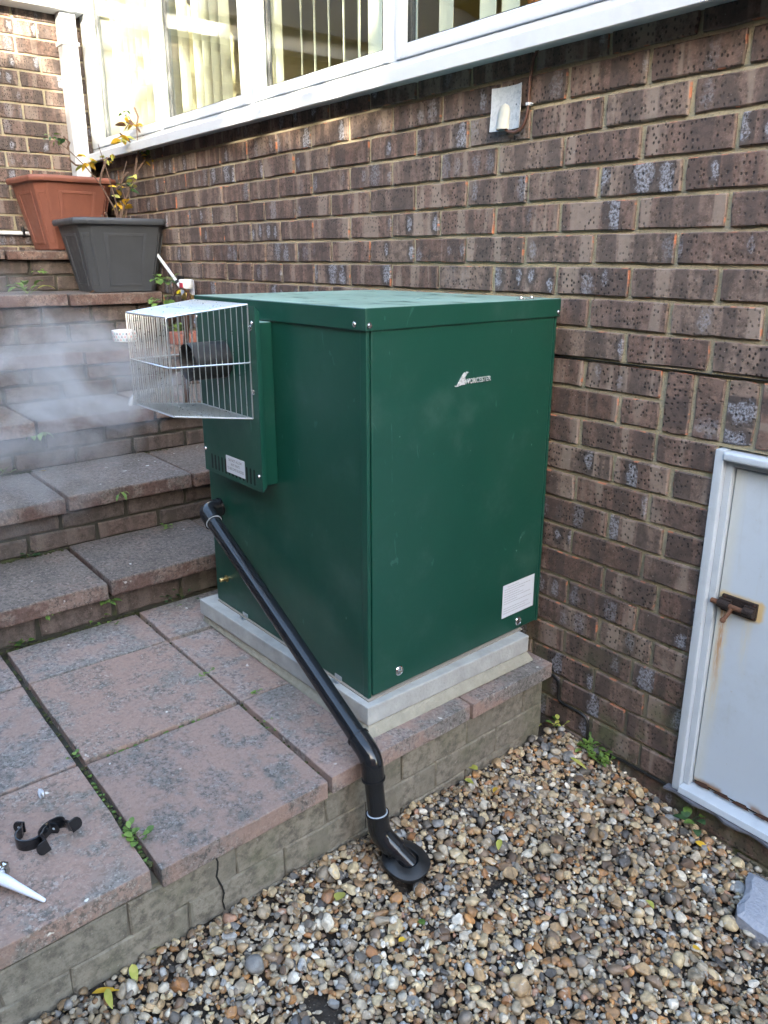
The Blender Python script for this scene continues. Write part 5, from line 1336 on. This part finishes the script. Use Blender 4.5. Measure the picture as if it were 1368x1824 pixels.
ou = nd(nt, 'ShaderNodeOutputMaterial', {'Volume': pv}); MATS['steam'] = m
sm_ = MB(); sm_.tube([(LEN * i / 14, .02 * math.sin(i), .02 * math.cos(1.3 * i)) for i in range(15)], [.09 + .50 * LEN * i / 14 for i in range(15)], 16)
me = sm_.mesh('steam'); setmat(me, 'steam'); steam = place('steam', me, None, stm_o)
steam.rotation_euler = axs.to_track_quat('X', 'Z').to_euler(); tag(steam, 'white steam drifting left from the boiler flue over the steps', 'steam', kind='stuff')

# ------------------------------------------------------------------ house seen in the window glass, dappling tree, and unseen blockers added for shade
def HQ(o, ea, eb): return lambda a, b, z: Vector(o) + Vector(ea) * a + Vector(eb) * b + Z * z
def building(name, label, cat, H_, La, Lb, zw, zr, wins, ov=.35):
    t = thing(name, label, cat, tuple(H_(La / 2, Lb / 2, -1.42)))
    m = MB(); m.hexa([H_(0, 0, -1.42), H_(0, Lb, -1.42), H_(La, Lb, -1.42), H_(La, 0, -1.42), H_(0, 0, zw), H_(0, Lb, zw), H_(La, Lb, zw), H_(La, 0, zw)]); obj('wall', m, 'red_brick_far', t)
    m = MB(); m.add([H_(-ov, 0, zw - .1), H_(-ov, Lb, zw - .1), H_(La + ov, Lb, zw - .1), H_(La + ov, 0, zw - .1), H_(La / 2, 0, zr), H_(La / 2, Lb, zr)], [(0, 1, 2, 3), (0, 4, 5, 1), (2, 5, 4, 3), (0, 3, 4), (1, 5, 2)]); obj('roof', m, 'roof_tile', t)
    m = MB(); m.hexa([H_(-ov - .1, 0, zw - .22), H_(-ov - .1, Lb, zw - .22), H_(-ov, Lb, zw - .22), H_(-ov, 0, zw - .22), H_(-ov - .1, 0, zw - .08), H_(-ov - .1, Lb, zw - .08), H_(-ov, Lb, zw - .08), H_(-ov, 0, zw - .08)]); obj('gutter', m, 'upvc', t)
    for b in wins:
        q = lambda a0, a1, b0, b1, z0, z1: [H_(a0, b0, z0), H_(a0, b1, z0), H_(a1, b1, z0), H_(a1, b0, z0), H_(a0, b0, z1), H_(a0, b1, z1), H_(a1, b1, z1), H_(a1, b0, z1)]
        m = MB(); m.hexa(q(-.05, .02, b, b + 1.4, .1, 1.3)); wf = obj('window', m, 'upvc', t)
        m = MB(); m.hexa(q(-.07, -.05, b + .1, b + 1.3, .2, 1.2)); obj('pane', m, 'slot_black', wf)
hs = Vector((SUN.x, SUN.y, 0)).normalized(); es = Vector((-hs.y, hs.x, 0))
building('neighbour_house', 'red brick neighbouring house with dark tiled roof reflected in the window', 'house', HQ((-9, -4.2, 0), (0, -1, 0), (1, 0, 0)), 5, 10.6, 2.6, 5.2, (2, 5.5))
GQ = HQ(hs * 8.0, hs, es)
gar = thing('sun_blocker_garage', 'unseen gabled brick block added to shape the sun patches on the wall', 'shade blocker', tuple(GQ(2, -3.2, -1.42)))  # unseen building, added with its gable shaped to cut the sun patches
m_ = MB(); pr = [(-6.0, -1.42), (-.42, -1.42), (-.42, 2.38), (-3.3, 3.85), (-6.0, 2.4)]
m_.add([GQ(0, l, z) for l, z in pr] + [GQ(4, l, z) for l, z in pr], [tuple(range(5)), tuple(range(9, 4, -1))] + [(i, 5 + i, 5 + (i + 1) % 5, (i + 1) % 5) for i in range(5)]); obj('wall', m_, 'red_brick_far', gar)
m_ = MB(); q_ = [(-.30, 2.35), (-3.3, 3.89), (-6.2, 2.37), (-6.2, 2.47), (-3.3, 4.01), (-.30, 2.45)]
m_.add([GQ(-.2, l, z) for l, z in q_] + [GQ(4.2, l, z) for l, z in q_], [tuple(range(6)), tuple(range(11, 5, -1))] + [(i, 6 + i, 6 + (i + 1) % 6, (i + 1) % 6) for i in range(6)]); obj('roof', m_, 'roof_tile', gar)
building('sun_blocker_bungalow', 'unseen low brick building added to shade the right of the wall', 'house', HQ(hs * 8.6 + es * -.55, hs, es), 3.0, 9.0, 2.9, 3.75, (2, 5))  # unseen building added to keep the low sun off the wall's right side
fe = thing('shade_fence', 'unseen dark timber fence added to shade the flue side of the boiler', 'fence', (-1.7, -2.95, -.9))  # unseen fence added to darken the flue side of the boiler
m_ = MB()
for i in range(63): m_.box(-4.4 + i * .12, -4.4 + i * .12 + .125, -2.95 - (.012 if i % 2 else 0), -2.93 - (.012 if i % 2 else 0), -.9, 1.5)
o = obj('boards', m_, 'fence_wood', fe); o['kind'] = 'stuff'
for i in range(5):
    m_ = MB(); m_.box(-4.4 + i * 1.56, -4.3 + i * 1.56, -3.06, -2.965, -1.4, 1.56); obj('post', m_, 'fence_wood', fe)
tr = thing('garden_tree', 'thin garden tree throwing dappled shade on the window', 'tree', (3.7, -4.1, -1.4))
m_ = MB(); m_.tube([(3.7, -4.1, -1.42), (3.75, -4.1, .3), (3.8, -4.15, 1.6), (3.7, -4.1, 3.0), (3.75, -4.1, 4.2)], [.13, .11, .09, .06, .02], 8)
rr_ = random.Random(11)
for i in range(16):
    z = 1.3 + i * .17; a = rr_.uniform(0, 2 * PI); l = rr_.uniform(.7, 1.3); m_.tube([(3.75, -4.1, z), (3.75 + .5 * l * math.cos(a), -4.1 + .5 * l * math.sin(a), z + .3 * l), (3.75 + l * math.cos(a), -4.1 + l * math.sin(a), z + .45 * l)], [.035, .02, .006], 5)
obj('trunk', m_, 'bark', tr)
m_ = MB()
for i in range(1300):
    a = rr_.uniform(0, 2 * PI); rr2 = 1.25 * math.sqrt(rr_.random()); z = 2.9 + 1.3 * rr_.uniform(-1, 1) * math.sqrt(max(0, 1 - (rr2 / 1.55) ** 2)); c = Vector((3.75 + rr2 * math.cos(a), -4.1 + rr2 * math.sin(a), z)); s_ = rr_.uniform(.03, .07)
    d1 = Vector((rr_.uniform(-1, 1), rr_.uniform(-1, 1), rr_.uniform(-1, 1))).normalized(); d2 = d1.orthogonal().normalized()
    m_.add([tuple(c - d1 * s_), tuple(c + d2 * s_ * .6), tuple(c + d1 * s_), tuple(c - d2 * s_ * .6)], [(0, 1, 2, 3)])
obj('crown', m_, 'lime_leaf', tr)
